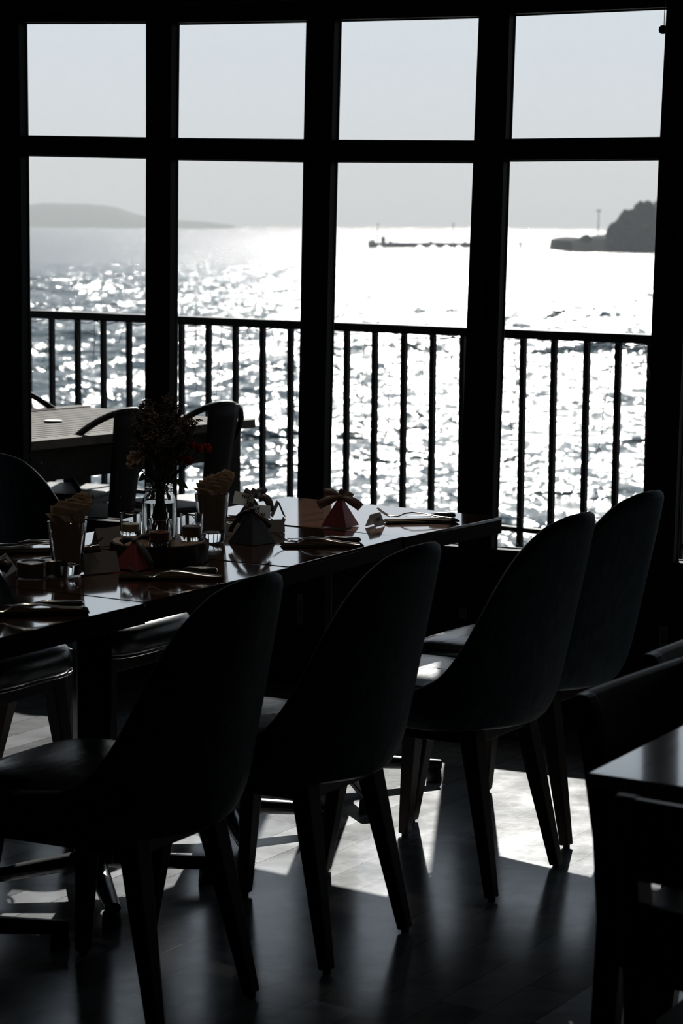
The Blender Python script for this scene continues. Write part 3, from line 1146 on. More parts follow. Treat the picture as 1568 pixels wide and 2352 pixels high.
# ------------------------------------------------------------------ upholstered chairs
def shell_pts(inset=0.0):
    a, b, y0 = .238 - inset, .205 - inset, -.035
    rimt = [(0, .886), (15, .884), (30, .866), (38, .832), (45, .788), (52, .712), (60, .612), (67, .556), (75, .512), (90, .482), (110, .466), (140, .445)]
    P = []
    nu = 81
    for i in range(nu):
        th = -140 + 280 * i / (nu - 1)
        at_ = abs(th)
        sg_ = 1 if th >= 0 else -1
        if at_ <= 90:
            x, y = a * math.sin(math.radians(th)), y0 - b * math.cos(math.radians(th))
        else:
            f = (at_ - 90) / 50
            x = sg_ * (a - .016 * f * f)
            y = y0 + f * .255
        h = curve_at(rimt, at_)
        # smooth the table
        h = (curve_at(rimt, max(0, at_ - 3)) + 2 * h + curve_at(rimt, min(140, at_ + 3))) / 4
        row = []
        zb = .380
        for j in range(15):
            v = j / 14
            z = zb + (h - zb) * v
            tuck = max(0, 1 - (z - zb) / .09)
            kx = 1 - .17 * tuck ** 2.2
            lean = max(0, z - .40) * .24 * max(0, math.cos(math.radians(min(at_, 90))))
            top = max(0, (z - .60) / .27)
            xx = x * kx * (1 - .10 * top ** 2)
            yy = (y - y0) * (1 - .12 * tuck ** 2.2) + y0 - lean
            row.append(Vector((xx, yy, z)))
        P.append(row)
    return P


def make_chair(label):
    t = thing('upholstered_chair', label, 'chair', (0, 0, 0), 0, 'upholstered bucket chairs at the long table')
    sh = MB().grid(shell_pts()).build('backrest_shell', M['fabric'], t, smooth=2.5)
    md = sh.modifiers.new('padding', 'SOLIDIFY')
    md.thickness = .034
    md.offset = -1 
    md2 = sh.modifiers.new('soft', 'SUBSURF')
    md2.levels = 1
    md2.render_levels = 1
    # seat cushion: rounded slab, domed
    g = []
    n = 40
    for (sc_, z) in ((.02, .398), (.80, .395), (.96, .400), (1.0, .412), (1.0, .440), (.985, .458), (.94, .471), (.80, .478), (.5, .483), (.02, .485)):
        row = []
        for k in range(n + 1):
            an = 2 * PI * k / n
            cx, cy = math.cos(an), math.sin(an)
            ex = .42
            x = .205 * abs(cx) ** ex * (1 if cx >= 0 else -1)
            y = .23 * abs(cy) ** ex * (1 if cy >= 0 else -1)
            if y < 0: x *= 1 - .25 * (y / -.23) ** 2
            row.append(Vector((x * sc_, .035 + y * (sc_ if sc_ > .5 else sc_), z)))
        g.append(row)
    MB().grid(g).build('seat_cushion', M['seat'], t, smooth=2.0)
    pp_ = []
    for k in range(60):
        an = 2 * PI * k / 60
        cx, cy = math.cos(an), math.sin(an)
        x = .207 * abs(cx) ** .42 * (1 if cx >= 0 else -1)
        y = .232 * abs(cy) ** .42 * (1 if cy >= 0 else -1)
        if y < 0: x *= 1 - .25 * (y / -.232) ** 2
        pp_.append((x, .035 + y, .402))
    MB().tube(pp_ + [pp_[0]], .004, 6, cap=False).build('piping', M['seat'], t, smooth=2.0)
    fr = MB()
    fr.box((0, .20, .372), (.32, .024, .042))
    fr.box((0, -.135, .372), (.26, .024, .042))
    for s in (-1, 1):
        fr.beam((s * .165, .20, .372), (s * .135, -.135, .372), .042, .024, side=(0, 0, 1))
    fr.box((0, .03, .39), (.30, .34, .010))
    fr.build('seat_frame', M['leg'], t, bevel=.003)
    for x in (-1, 1):
        for (yt, yf, xt, xf) in ((.19, .235, .155, .185), (-.125, -.205, .125, .16)):
            lg = MB()
            tp, ft = Vector((x * xt, yt, .385)), Vector((x * xf, yf, .008))
            lg.beam(tp, ft, .048, .044, .027, .025, side=(1, 0, 0))
            L_ = lg.build('leg', M['leg'], t, bevel=.004)
            MB().lathe([(0, 0), (.009, 0), (.009, .010), (0, .010)], 10, c=(ft.x, ft.y, 0)).build('glide', M['rubber'], L_)
    return t


FB = Vector((-.85, .527, 0)).normalized()
RZC = rz_of(FB)


def deg(a):
    return a * PI / 180


def seat_from_rear(mx, my, rz):
    f = Vector((-math.sin(rz), math.cos(rz), 0))
    return (mx + f.x * .205, my + f.y * .205, 0)


def deg(a):
    return a * PI / 180


CH = ['dark upholstered chair nearest the camera, egg-shaped back cut at lower left',
      'dark upholstered chair second from the camera, standing in the sunlit floor middle',
      'dark upholstered chair with back overlapping the last window, third along the table',
      'dark upholstered chair farthest right, half hidden behind the third chair']
feet = [((345, 2392), (595, 2302)), ((745, 2234), (935, 2142)), ((1130, 2072), (1275, 1989)), ((1300, 1948), None)]
c1 = make_chair(CH[0])
for k, (pn, pf) in enumerate(feet):
    a = at(*pn, 0)
    rz = RZC + deg((1, 0, -1, -3)[k])
    side = Vector((math.cos(rz), math.sin(rz), 0))
    m_ = (a + at(*pf, 0)) / 2 if pf else a + side * .16
    loc = seat_from_rear(m_.x, m_.y, rz)
    if k == 0:
        c1.location, c1.rotation_euler = loc, (0, 0, rz)
    else:
        dup(c1, loc, rz, CH[k])
FG = -FB
dup(c1, (-.70, 5.86, 0), rz_of(FG), 'dark teal upholstered chair across the table, rounded back at left edge')
dup(c1, (-.975, 5.40, 0), rz_of(FG), 'dark upholstered chair across the table, only shiny seat front and legs showing at left')

# ------------------------------------------------------------------ second table and wooden chairs at the right
Q = at(1350, 1775, .75)
A2 = (at(1568, 1665, .75) - Q).normalized()
B2 = Vector((A2.y, -A2.x, 0))
c = Q + A2 * .38 + B2 * .36
t = thing('cafe_table', 'smaller brown wooden table at the right edge with grained top', 'table', (c.x, c.y, 0), math.atan2(A2.y, A2.x))
MB().box((0, 0, .739), (.76, .72, .022)).build('tabletop', M['table_pale'], t, bevel=.002)
MB().box((0, 0, .7165), (.757, .717, .0225)).build('edge_band', M['table_edge'], t, bevel=.002)
MB().box((0, 0, .39), (.08, .08, .63)).build('column', M['metal'], t, bevel=.006)
for q in range(4):
    an = q * PI / 2 + PI / 4
    d = Vector((math.cos(an), math.sin(an), 0))
    ar_ = MB().tube([d * .03 + Vector((0, 0, .075)), d * .12 + Vector((0, 0, .064)), d * .285 + Vector((0, 0, .046))], [.026, .024, .018], 12, flat=.8, up=(0, 0, 1)).build('base_arm', M['metal'], t, smooth=.9)
    MB().lathe([(0, 0), (.020, 0), (.022, .004), (.020, .032), (.012, .040), (0, .042)], 16, c=tuple(d * .268)).build('foot', M['rubber'], ar_, smooth=.8)


def wood_chair(label):
    """plain dark wooden chair: curved back posts, two bowed back rails, flat seat, stretchers"""
    t = thing('wooden_chair', label, 'chair', (0, 0, 0), 0, 'wooden chairs round the right-hand table')
    W = .18
    for s in (-1, 1):
        pts = [(0, -.235), (.12, -.215), (.28, -.198), (.45, -.19), (.58, -.20), (.70, -.222), (.765, -.240), (.79, -.246), (.802, -.248), (.806, -.249)]
        wdt = [.036, .038, .042, .046, .046, .044, .040, .034, .024, .014]
        mb = MB()
        ring = []
        for (z, y), w_ in zip(pts, wdt):
            x = s * W
            d_ = .028
            ring.append([Vector((x - d_ / 2, y - w_ / 2, z)), Vector((x + d_ / 2, y - w_ / 2, z)), Vector((x + d_ / 2, y + w_ / 2, z)), Vector((x - d_ / 2, y + w_ / 2, z))])
        for a_, b_ in zip(ring, ring[1:]):
            pass
        vs = [p_ for r_ in ring for p_ in r_]
        fs = [(3, 2, 1, 0), tuple(range(len(vs) - 4, len(vs)))]
        for k in range(len(ring) - 1):
            for q in range(4):
                q2 = (q + 1) % 4
                fs.append((k * 4 + q, k * 4 + q2, k * 4 + 4 + q2, k * 4 + 4 + q))
        mb.add(vs, fs)
        mb.build('rear_leg', M['chair_wood'], t, bevel=.006, seg=3)
        MB().beam((s * .18, .19, .43), (s * .19, .20, 0), .036, .036, .028, .028, side=(1, 0, 0)).build('front_leg', M['chair_wood'], t, bevel=.004)

    def rail(z0, z1, yl, bow, drop, nm, th=.018):
        g0 = []
        n = 15
        for k in range(n):
            u = -1 + 2 * k / (n - 1)
            x = u * (W - .012)
            dz = drop * (1 - u * u)
            yb = -bow * (1 - u * u)
            prof = [(0, z0), (0, z1 + dz - .006), (.004, z1 + dz), (th - .004, z1 + dz), (th, z1 + dz - .006), (th, z0)]
            row = [Vector((x, yl(z) + yb - th / 2 + q, z)) for q, z in prof]
            g0.append(row + [row[0]])
        mb = MB().grid(g0)
        mb.add(g0[0][:-1], [tuple(range(6))])
        mb.add(g0[-1][:-1], [tuple(range(6))])
        mb.build(nm, M['chair_wood'], t, smooth=.9)
    yl = lambda z: -.19 - max(0, z - .45) ** 1.5 * .30
    rail(.69, .805, yl, .003, .0, 'top_rail')
    rail(.545, .655, yl, .003, .0, 'back_rail')
    st = MB()
    st.prism([(-.20, -.20), (-.165, -.205), (.165, -.205), (.20, -.20), (.215, .215), (-.215, .215)], .432, .452)
    st.build('seat', M['chair_wood'], t, bevel=.006)
    ap_ = MB()
    ap_.box((0, .19, .405), (.33, .02, .05))
    ap_.box((0, -.19, .405), (.33, .02, .05))
    for s in (-1, 1):
        ap_.box((s * .18, 0, .405), (.02, .35, .05))
    ap_.build('seat_frame', M['chair_wood'], t, bevel=.003)
    for s in (-1, 1):
        MB().beam((s * .185, -.20, .27), (s * .186, .195, .27), .026, .018, side=(0, 0, 1)).build('stretcher', M['chair_wood'], t, bevel=.004)
    MB().beam((-.186, .02, .27), (.186, .02, .27), .024, .018, side=(0, 0, 1)).build('stretcher', M['chair_wood'], t, bevel=.004)
    return t


def place_wood(o, px, py, fwd, z=.806, side=1):
    """put the chair so that its post top on the given side shows at the picture point"""
    rz = rz_of(fwd)
    R = Matrix.Rotation(rz, 3, 'Z')
    p_ = at(px, py, z)
    q = R @ Vector((side * .18, -.249, 0))
    o.location = (p_.x - q.x, p_.y - q.y, 0)
    o.rotation_euler = (0, 0, rz)


w1 = wood_chair('dark wooden chair tucked under the right table with long bowed back rail')
place_wood(w1, 1343, 1592, Matrix.Rotation(deg(-4), 3, 'Z') @ B2, side=1)
w2 = dup(w1, (0, 0, 0), 0, 'dark wooden ladder-back chair in the bottom right corner, nearest the camera')
place_wood(w2, 1440, 1826, Matrix.Rotation(deg(-2), 3, 'Z') @ A2, side=-1)
w3 = dup(w1, (0, 0, 0), 0, 'dark wooden chair behind the right table, only its rail corner showing')
place_wood(w3, 1497, 1500, Matrix.Rotation(deg(-3), 3, 'Z') @ B2, side=1)

# ------------------------------------------------------------------ things on the table
ZT = .7525


def tumbler(px, py, d, htop, label):
    c = at(px, py, ZT)
    t = thing('tumbler', label, 'glass', tuple(c))
    r1, r0 = d / 2, d / 2 * .72
    wl = .0028
    prof = [(0, 0), (r0 * .92, 0), (r0, .003), (lerp(r0, r1, .25), htop * .25), (r1, htop), (r1 - wl * .5, htop + .001), (r1 - wl, htop), (lerp(r0, r1, .25) - wl, htop * .27), (r0 - wl, .026), (r0 * .7, .022), (0, .021)]
    MB().lathe(prof, 40).build('glass_body', M['glass'], t, smooth=.7)
    return c


def napkins(c, rb, label, grp, htop, tips):
    """folded paper napkins fanned out of a tumbler, each a thin folded sheet with a square corner on top"""
    n = len(tips)
    for k, (tx, tz) in enumerate(tips):
        g = []
        yk = lerp(-.55, .55, k / (n - 1)) * rb
        xr = min(tx + .062, .054)
        if xr - tx < .012: xr = tx + .012
        for j in range(13):
            v = j / 12
            z = lerp(.0245, tz, v)
            yy = yk * min(1, .5 + .5 * z / htop)
            lim = rb * .93 * lerp(.70, 1.0, max(0, min(1, z / htop))) - .0042
            lim = math.sqrt(max(1e-6, lim * lim - yy * yy))
            f = max(0, (z - htop) / max(1e-4, tz - htop))
            xa, xb = lerp(-lim, tx, f), lerp(lim, xr, f)
            row = []
            for i in range(7):
                u = i / 6
                row.append(Vector((lerp(xa, xb, u), yy + .0016 * math.sin(i * 1.7 + k * 2) * v + .003 * f * (u - .5) * (-1) ** k, z - (.009 * u * f if j > 9 else 0))))
            g.append(row)
        o = MB().grid(g).build('paper_napkin', M['napkin'], None, loc=tuple(c))
        md = o.modifiers.new('folds', 'SOLIDIFY')
        md.thickness = .0016
        tag(o, label, 'napkin', grp)


def fan(c, pts):
    return [((aty(x, y, c.y) - c).x, (aty(x, y, c.y) - c).z) for x, y in pts]


tc1 = tumbler(155, 1318, .088, .118, 'water glass full of beige napkins, left front of table')
napkins(tc1, .044, 'beige paper napkin fanned in the front left glass', 'napkins in the front left glass', .118, fan(tc1, [(107, 1175), (117, 1159), (126, 1157), (134, 1148), (143, 1149), (151, 1145), (159, 1143), (168, 1138), (176, 1133), (184, 1130), (193, 1132), (199, 1140)]))
tc2 = tumbler(487, 1243, .086, .118, 'water glass of beige napkins just right of the candle log')
napkins(tc2, .043, 'beige paper napkin fanned in the glass right of the log', 'napkins in the rear right glass', .118, fan(tc2, [(444, 1117), (450, 1106), (458, 1100), (469, 1094), (477, 1092), (485, 1088), (493, 1090), (500, 1085), (508, 1082), (514, 1078), (521, 1082), (527, 1088)]))

# log slice
lc = at(367, 1287, ZT)
ls = thing('log_slice', 'round sawn log slice with bark edge holding candles and vase', 'wood slice', tuple(lc))
LT = .048
pr_, rim_ = [], []
for k in range(64):
    an = 2 * PI * k / 64
    r = .112 * (1 + .045 * noise.noise(Vector((math.cos(an) * 1.5, math.sin(an) * 1.5, .3))) + .012 * noise.noise(Vector((math.cos(an) * 7, math.sin(an) * 7, 2))))
    rim_.append((r * math.cos(an), r * math.sin(an)))
MB().prism([(x * .955, y * .955) for x, y in rim_], .001, LT).build('sawn_face', M['slice'], ls, bevel=.001)
g = []
for k in range(64):
    x, y = rim_[k]
    row = []
    for j, z in enumerate((.0005, .012, .024, .036, LT - .0015)):
        q = 1.02 + .05 * noise.noise(Vector((x * 60, y * 60, z * 40)))
        row.append(Vector((x * q, y * q, z)))
    row.append(Vector((x * .95, y * .95, LT - .001)))
    g.append(row)
MB().grid(g, closed_u=True).build('bark', M['bark'], ls, smooth=.7)
ZL = ZT + LT


def votive(px, py, z, d, htop, label, wax):
    c = at(px, py, z)
    t = thing('votive_glass', label, 'candle holder', tuple(c), 0, 'small glass candle holders round the vase')
    r, wl = d / 2, .0025
    MB().lathe([(0, 0), (r * .93, 0), (r * .97, .003), (r, .012), (r * 1.02, htop), (r * 1.02 - wl * .5, htop + .001), (r * 1.02 - wl, htop), (r - wl, .014), (r * .85, .010), (0, .009)], 36).build('glass_body', M['glass'], t, smooth=.7)
    k = thing('candle', None, None, tuple(c))
    k.location.z += .0095
    hw_ = htop * (.36 if wax == 'wax' else .30)
    MB().lathe([(0, 0), (r * .80, 0), (r * .82, .003), (r * .82, hw_), (r * .75, hw_ + .001), (0, hw_ - .001)], 28).build('wax', M[wax], k, smooth=.7)
    MB().tube([(0, 0, hw_ - .002), (.001, 0, hw_ + .008)], .0008, 5).build('wick', M['ink'], k)
    return k


k = votive(300, 1228, ZL, .050, .052, 'glass candle holder left of the vase, taller rim, cream wax', 'wax_pale')
tag(k, 'cream tealight candle in the left glass holder', 'candle', 'candles on the log')
k = votive(367, 1253, ZL, .054, .060, 'glass candle holder standing in front of the flower jar', 'wax')
tag(k, 'brown tealight candle in the holder before the jar', 'candle', 'candles on the log')
k = votive(440, 1240, ZL, .053, .060, 'glass candle holder at the right edge of the log slice', 'wax')
tag(k, 'brown tealight candle in the right glass holder', 'candle', 'candles on the log')

# mason jar and flowers
jc = at(366, 1236, ZL)
jar = thing('flower_jar', 'clear glass jar of water and flower stems behind the candles', 'vase', tuple(jc))
jr, jh = .0395, .128
wl = .003
outp = [(0, 0), (jr * .9, 0), (jr, .006), (jr, .088), (jr * .95, .097), (jr * .80, .106), (jr * .78, .110), (jr * .82, .112), (jr * .78, .115), (jr * .82, .118), (jr * .78, .121), (jr * .78, jh - .002), (jr * .76, jh)]
inn = [(max(0, r_ - wl), z_ + (.004 if r_ < jr * .95 and z_ < .01 else 0)) for r_, z_ in reversed(outp)]
inn[-1] = (0, .006)
inn[-2] = (jr * .88, .006)
MB().lathe(outp + inn, 40).build('glass_body', M['glass'], jar, smooth=.6)
MB().lathe([(0, .0065), (jr * .88, .0065), (jr - wl - .0006, .010), (jr - wl - .0006, .085), (0, .085)], 36).build('water', M['water'], jar, smooth=.7)

rnd = random.Random(11)


def stem_curve(tip, b0=None, n=9):
    b0 = b0 if b0 is not None else Vector((rnd.uniform(-.022, .022), rnd.uniform(-.02, .02), .012))
    tip = Vector(tip)
    neck = Vector((-b0.x * .35 + tip.x * .10, -b0.y * .35 + tip.y * .1, jh))
    neck.x = max(-.022, min(.022, neck.x))
    neck.y = max(-.022, min(.022, neck.y))
    pts = []
    for k in range(n):
        t_ = k / (n - 1)
        pts.append(b0 * (1 - t_) ** 2 + neck * 2 * t_ * (1 - t_) + tip * t_ * t_ if False else (b0.lerp(neck, t_ * 2) if t_ < .5 else neck.lerp(tip, (t_ - .5) * 2)))
    sm = pts[:]
    for _ in range(2):
        sm = [sm[0]] + [(sm[i - 1] + sm[i] * 2 + sm[i + 1]) / 4 for i in range(1, len(sm) - 1)] + [sm[-1]]
    return sm


def J(px, py, dy=0.0):
    """a point of the bouquet, relative to the jar, seen at the picture point"""
    return aty(px, py, jc.y + dy) - jc


def spray(tip, label):
    t = thing('dried_flower_spray', label, 'dried flower', tuple(jc), 0, 'dried flower sprays in the jar')
    c_ = stem_curve(tip)
    MB().tube(c_, [.0016] * 5 + [.0012] * 4, 6).build('stem', M['stem'], t)
    mb = MB()
    tip = Vector(tip)
    ax = (c_[-1] - c_[-3]).normalized()
    base_ = c_[-1] - ax * .085
    for k in range(26):
        f = rnd.uniform(.0, 1)
        o_ = base_ + ax * (.085 * f)
        dr = (ax * 1.2 + Vector((rnd.gauss(0, .55), rnd.gauss(0, .55), rnd.gauss(0, .35)))).normalized()
        ln = rnd.uniform(.022, .052) * (1.15 - .6 * f)
        e_ = o_ + dr * ln
        mb.tube([o_, o_ + dr * ln * .6 + Vector((0, 0, .002)), e_], [.0008, .0007, .0005], 4)
        for j in range(9):
            q = o_ + dr * ln * rnd.uniform(.25, 1.05) + Vector((rnd.gauss(0, .003), rnd.gauss(0, .003), rnd.gauss(0, .003)))
            r_ = rnd.uniform(.0012, .0026)
            d3 = Vector((rnd.gauss(0, 1), rnd.gauss(0, 1), rnd.gauss(.6, 1))).normalized()
            mb.tube([q - d3 * r_ * 1.6, q, q + d3 * r_ * 1.8], [.0003, r_, .0002], 5)
    mb.build('florets', M['dry'], t)


tips = [(318, 958, .02), (331, 936, -.01), (345, 945, .03), (352, 968, -.04), (380, 925, .0), (396, 930, .02), (388, 955, -.03), (410, 950, .0), (418, 975, .03), (432, 968, -.02), (441, 978, .0), (312, 985, -.02), (328, 995, .03), (368, 985, .04), (402, 995, -.05), (350, 1010, -.05), (425, 1005, .02), (372, 1020, -.06)]
for i_, (x, y, dy) in enumerate(tips):
    spray(J(x, y, dy), 'feathery dried flower spray in the jar on the log slice')


def blossom(px, py, dy, r, mat, nm, label, cat, npet, seed, grp=None):
    t = thing(nm, label, cat, tuple(jc), 0, grp)
    c_ = J(px, py, dy)
    r_ = random.Random(seed)
    st = stem_curve(c_ - Vector((0, 0, r * .4)))
    MB().tube(st, .0017, 6).build('stem', M['stem'], t)
    mb = MB()
    dirn = (st[-1] - st[-3]).normalized()
    for k in range(npet):
        lay = k / npet
        an = k * 2.399
        ax = dirn
        e1 = ax.orthogonal().normalized()
        e2_ = ax.cross(e1)
        side = e1 * math.cos(an) + e2_ * math.sin(an)
        tang = ax.cross(side)
        g = []
        op = .25 + .95 * lay
        for j in range(5):
            v = j / 4
            row = []
            for i in range(5):
                u = -1 + i / 2
                rad = r * (.15 + op * .8 * v ** .8)
                wdt = r * .55 * math.sin(PI * min(1, .18 + v * .66)) * (.6 + .5 * lay)
                p_ = c_ - ax * r * .5 + side * rad * (1 - .25 * u * u * (1 - lay)) + tang * u * wdt + ax * (r * 1.35 * v * (1.05 - .55 * lay) + .12 * r * r_.uniform(-1, 1) * v)
                row.append(p_)
            g.append(row)
        mb.grid(g)
    mb.build('petals', M[mat], t, smooth=2)
    return t


blossom(314, 1058, -.02, .027, 'cream_petal', 'rose', 'pale cream rose leaning left out of the jar', 'flower', 18, 5)
RG = 'red flowers in the jar'
for k, (x, y, dy, r, lab) in enumerate(((440, 1024, 0, .013, 'red carnation third from the right in the upper red cluster'), (456, 1031, .01, .013, 'red carnation just left of the outermost red bloom'),
                                        (474, 1030, -.01, .014, 'outermost red carnation at the right of the bouquet'), (424, 1022, .02, .012, 'red carnation half hidden by dried sprays'),
                                        (430, 1058, -.01, .014, 'lowest red carnation above the glass jar leaf'), (412, 1055, .01, .012, 'dark red carnation beside the lowest red bloom'))):
    blossom(x, y, dy, r, 'red_petal', 'carnation', lab, 'flower', 16, 20 + k, RG)
for (xa, ya, xb, yb, nm) in ((402, 1106, 433, 1124, 'green pointed leaf hanging right over the jar rim'), (335, 1098, 318, 1104, 'dark green leaf hanging left over the jar rim')):
    a_, b_ = J(xa, ya, -.03), J(xb, yb, -.035)
    g = []
    for j in range(8):
        v = j / 7
        c_ = a_.lerp(b_, v) + Vector((0, 0, .006 * math.sin(PI * v)))
        wdt = .0085 * math.sin(PI * min(1, .08 + .92 * v)) ** .8
        g.append([c_ + Vector((0, 0, 1)) * wdt * u + Vector((0, -.004 * (1 - abs(u)), 0)) for u in (-1, -.5, 0, .5, 1)])
    t = thing('leaf_sprig', nm, 'leaf', tuple(jc), 0)
    MB().grid(g).build('leaf_blade', M['leaf'], t, smooth=2)
    MB().tube(stem_curve(a_), .0012, 6).build('stem', M['stem'], t)

# round tins
for px, py, lab in ((70, 1329, 'round flat tin in front, left of the napkin glass'), (117, 1322, 'round flat tin tucked behind the first tin and napkin glass')):
    c = at(px, py, ZT)
    c.y += .03
    t = thing('candle_tin', lab, 'tin', tuple(c), 0, 'round tins by the napkin glass')
    MB().lathe([(0, 0), (.0325, 0), (.034, .002), (.034, .024), (.031, .026), (0, .026)], 36).build('tin_body', M['tin'], t, smooth=.6)
    MB().lathe([(.0345, .022), (.0352, .024), (.0352, .032), (.033, .034), (.028, .033), (.027, .031), (0, .031)], 36).build('lid', M['tin'], t, smooth=.6)

# ---- writing for the gift tags
def glyphs(word):
    A_ = {'f': [[(.30, .92), (.22, 1.0), (.13, .92), (.12, .6), (.10, .1), (.02, -.12)], [(-.02, .58), (.26, .62)]],
          'o': [[(.22, .55), (.08, .42), (.06, .18), (.18, .05), (.32, .16), (.33, .42), (.22, .55), (.36, .50)]],
          'r': [[(.05, .55), (.08, .05)], [(.08, .36), (.2, .52), (.32, .5)]],
          'Y': [[(.0, .95), (.10, .62), (.26, .55), (.40, .75), (.46, 1.0)], [(.46, 1.0), (.36, .4), (.24, -.08), (.08, -.2), (.02, -.05)]],
          'u': [[(.05, .52), (.05, .2), (.14, .05), (.28, .15), (.34, .52)], [(.34, .52), (.35, .1), (.44, .06)]]}
    wd = {'f': .30, 'o': .38, 'r': .34, 'Y': .48, 'u': .46}
    x, out_ = 0, []
    for ch in word:
        for st_ in A_[ch]:
            out_.append([(x + a, b) for a, b in st_])
        x += wd[ch]
    return out_, x


def gift_tag(parent, center, xdir, ydir, wd, hh, lines=('for', 'You')):
    """a small card with handwriting; centre and axes are local to the gift box"""
    xd = Vector(xdir).normalized()
    yd = (Vector(ydir) - xd * Vector(ydir).dot(xd)).normalized()
    nd = xd.cross(yd)
    c = Vector(center)
    Rm = Matrix((xd, yd, nd)).transposed()
    t = MB().box(c, (wd, hh, .0008), M=Rm).build('tag', M['tag'], parent)
    ink = MB()
    for li, word in enumerate(lines):
        gl, ln = glyphs(word)
        sc_ = hh * (.36 if word == 'for' else .48)
        x0 = -wd * .42 + (0 if word == 'for' else wd * .08)
        y0 = hh * (.10 if word == 'for' else -.36)
        for st_ in gl:
            ink.tube([c + xd * (x0 + a * sc_ * 1.1) + yd * (y0 + b * sc_) + nd * .0007 for a, b in st_], .0008, 5)
    ink.build('handwriting', M['ink'], t)


def bow(parent, z, mat, tails, loops, wd=.013):
    mb = MB()
    for tip, mid in tails + loops:
        a = Vector((0, 0, z))
        pts = []
        for k in range(9):
            v = k / 8
            pts.append(a * (1 - v) ** 2 + Vector(mid) * 2 * v * (1 - v) + Vector(tip) * v * v)
        g = []
        for k, p_ in enumerate(pts):
            tg = (pts[min(k + 1, 8)] - pts[max(k - 1, 0)]).normalized()
            sd_ = tg.cross(Vector((.2, -1, .1))).normalized()
            w_ = wd * (.35 + .75 * min(1, k / 4))
            g.append([p_ - sd_ * w_ / 2, p_ + Vector((0, -.0015, 0)), p_ + sd_ * w_ / 2])
        mb.grid(g)
    mb.lathe([(0, z - .006), (.006, z - .004), (.008, z), (.006, z + .005), (0, z + .007)], 12)
    o = mb.build('bow', M[mat], parent, smooth=1.5)
    md = o.modifiers.new('thickness', 'SOLIDIFY')
    md.thickness = .0008


def pyramid(px, py, side, hgt, rz, body, label):
    c = at(px, py, ZT)
    t = thing('gift_box', label, 'gift box', tuple(c), 0, 'pyramid gift boxes on the table')
    h_ = side / 2
    R = Matrix.Rotation(rz, 3, 'Z')
    b_ = [R @ Vector(q) for q in ((-h_, -h_, 0), (h_, -h_, 0), (h_, h_, 0), (-h_, h_, 0))]
    tp = [R @ Vector((q[0] * .07, q[1] * .07, hgt)) for q in ((-h_, -h_), (h_, -h_), (h_, h_), (-h_, h_))]
    MB().hexa(b_, tp).build('box_body', M[body], t, bevel=.0012)
    return t


# red box with pink bow on the far table
g1 = pyramid(781, 1207, .074, .076, deg(62), 'red_card', 'red pyramid gift box with pink bow, alone near the table end')
bow(g1, .074, 'ribbon_pink', [((-.058, -.01, .054), (-.025, -.01, .072)), ((.053, -.012, .049), (.03, -.012, .070))], [((-.044, .012, .084), (-.022, .01, .088)), ((.010, .004, .093), (.005, .004, .082)), ((.030, .015, .070), (.018, .012, .080))], .021)
# charcoal box with tag
g2 = pyramid(579, 1246, .084, .082, deg(48), 'black_card', 'charcoal pyramid gift box in front with a For You tag')
bow(g2, .080, 'ribbon_dark', [((-.036, -.01, .064), (-.02, -.01, .080)), ((.046, -.022, .042), (.025, -.02, .066)), ((-.054, .0, .026), (-.045, 0, .06))], [((-.02, .012, .078), (-.012, .01, .084))], .010)
gift_tag(g2, (.0235, .004, .076), (1, .05, -.06), (.10, -.12, 1), .042, .032)
# black box behind with upside-down tag
g3 = pyramid(578, 1209, .080, .078, deg(40), 'black_card', 'dark gift box behind the charcoal one with an upside-down tag')
bow(g3, .076, 'ribbon_grey', [((.048, -.01, .040), (.05, -.01, .092)), ((.020, -.015, .074), (.02, -.01, .092))], [((.036, .012, .086), (.02, .01, .098)), ((-.02, .0, .092), (-.01, .0, .088)), ((.01, .01, .095), (.006, .01, .09))], .018)
gift_tag(g3, (-.021, -.012, .072), (-1, .08, .20), (.2, .1, -1), .052, .034)
# maroon box before the log
g4 = pyramid(310, 1303, .080, .062, deg(55), 'red_card', 'dark red pyramid gift box leaning before the log slice')
bow(g4, .061, 'ribbon_grey', [((.040, -.025, .006), (.018, -.03, .060)), ((-.03, .0, .056), (-.02, 0, .070))], [((.03, .012, .066), (.02, .01, .076))], .014)
# teal box at the left edge
g5 = pyramid(-14, 1383, .076, .078, deg(42), 'teal_card', 'teal pyramid gift box cut off by the left edge')
bow(g5, .074, 'ribbon_dark', [((.036, -.014, .072), (.02, -.014, .084)), ((-.04, 0, .05), (-.03, 0, .08))], [((-.03, .012, .078), (-.02, .01, .09))], .022)
gift_tag(g5, (.026, -.004, .078), (.55, .05, -.8), (.8, -.1, .55), .042, .030)


def tent(px, py, wd, hh, rz, label, spread=.034, marks=0):
    """folded place card standing like a tent"""
    c = at(px, py, ZT)
    t = thing('place_card', label, 'place card', tuple(c), rz, 'folded place cards on the table')
    g = [[Vector((x, -spread / 2, 0)), Vector((x, -.0006, hh)), Vector((x, .0006, hh)), Vector((x, spread / 2, 0))] for x in (-wd / 2, wd / 2)]
    o = MB().grid(g).build('folded_card', M['card'], t)
    md = o.modifiers.new('thickness', 'SOLIDIFY')
    md.thickness = .0007
    if marks:
        sl_ = Vector((0, spread / 2, hh)).normalized()
        nn = Vector((0, -hh, spread / 2)).normalized()
        mb = MB()
        r_ = random.Random(marks)
        for k in range(5):
            x = -wd * .12 + k * wd * .09
            o_ = Vector((x, -spread / 2, 0)) + sl_ * hh * .42 + nn * .0008
            mb.tube([o_ + Vector((-.002, 0, 0)) + sl_ * r_.uniform(.0, .006), o_ + sl_ * .009, o_ + Vector((.001, 0, 0)), o_ + Vector((.003, 0, 0)) + sl_ * r_.uniform(.002, .01)], .0004, 4)
        mb.build('handwriting', M['ink'], t)
    return t


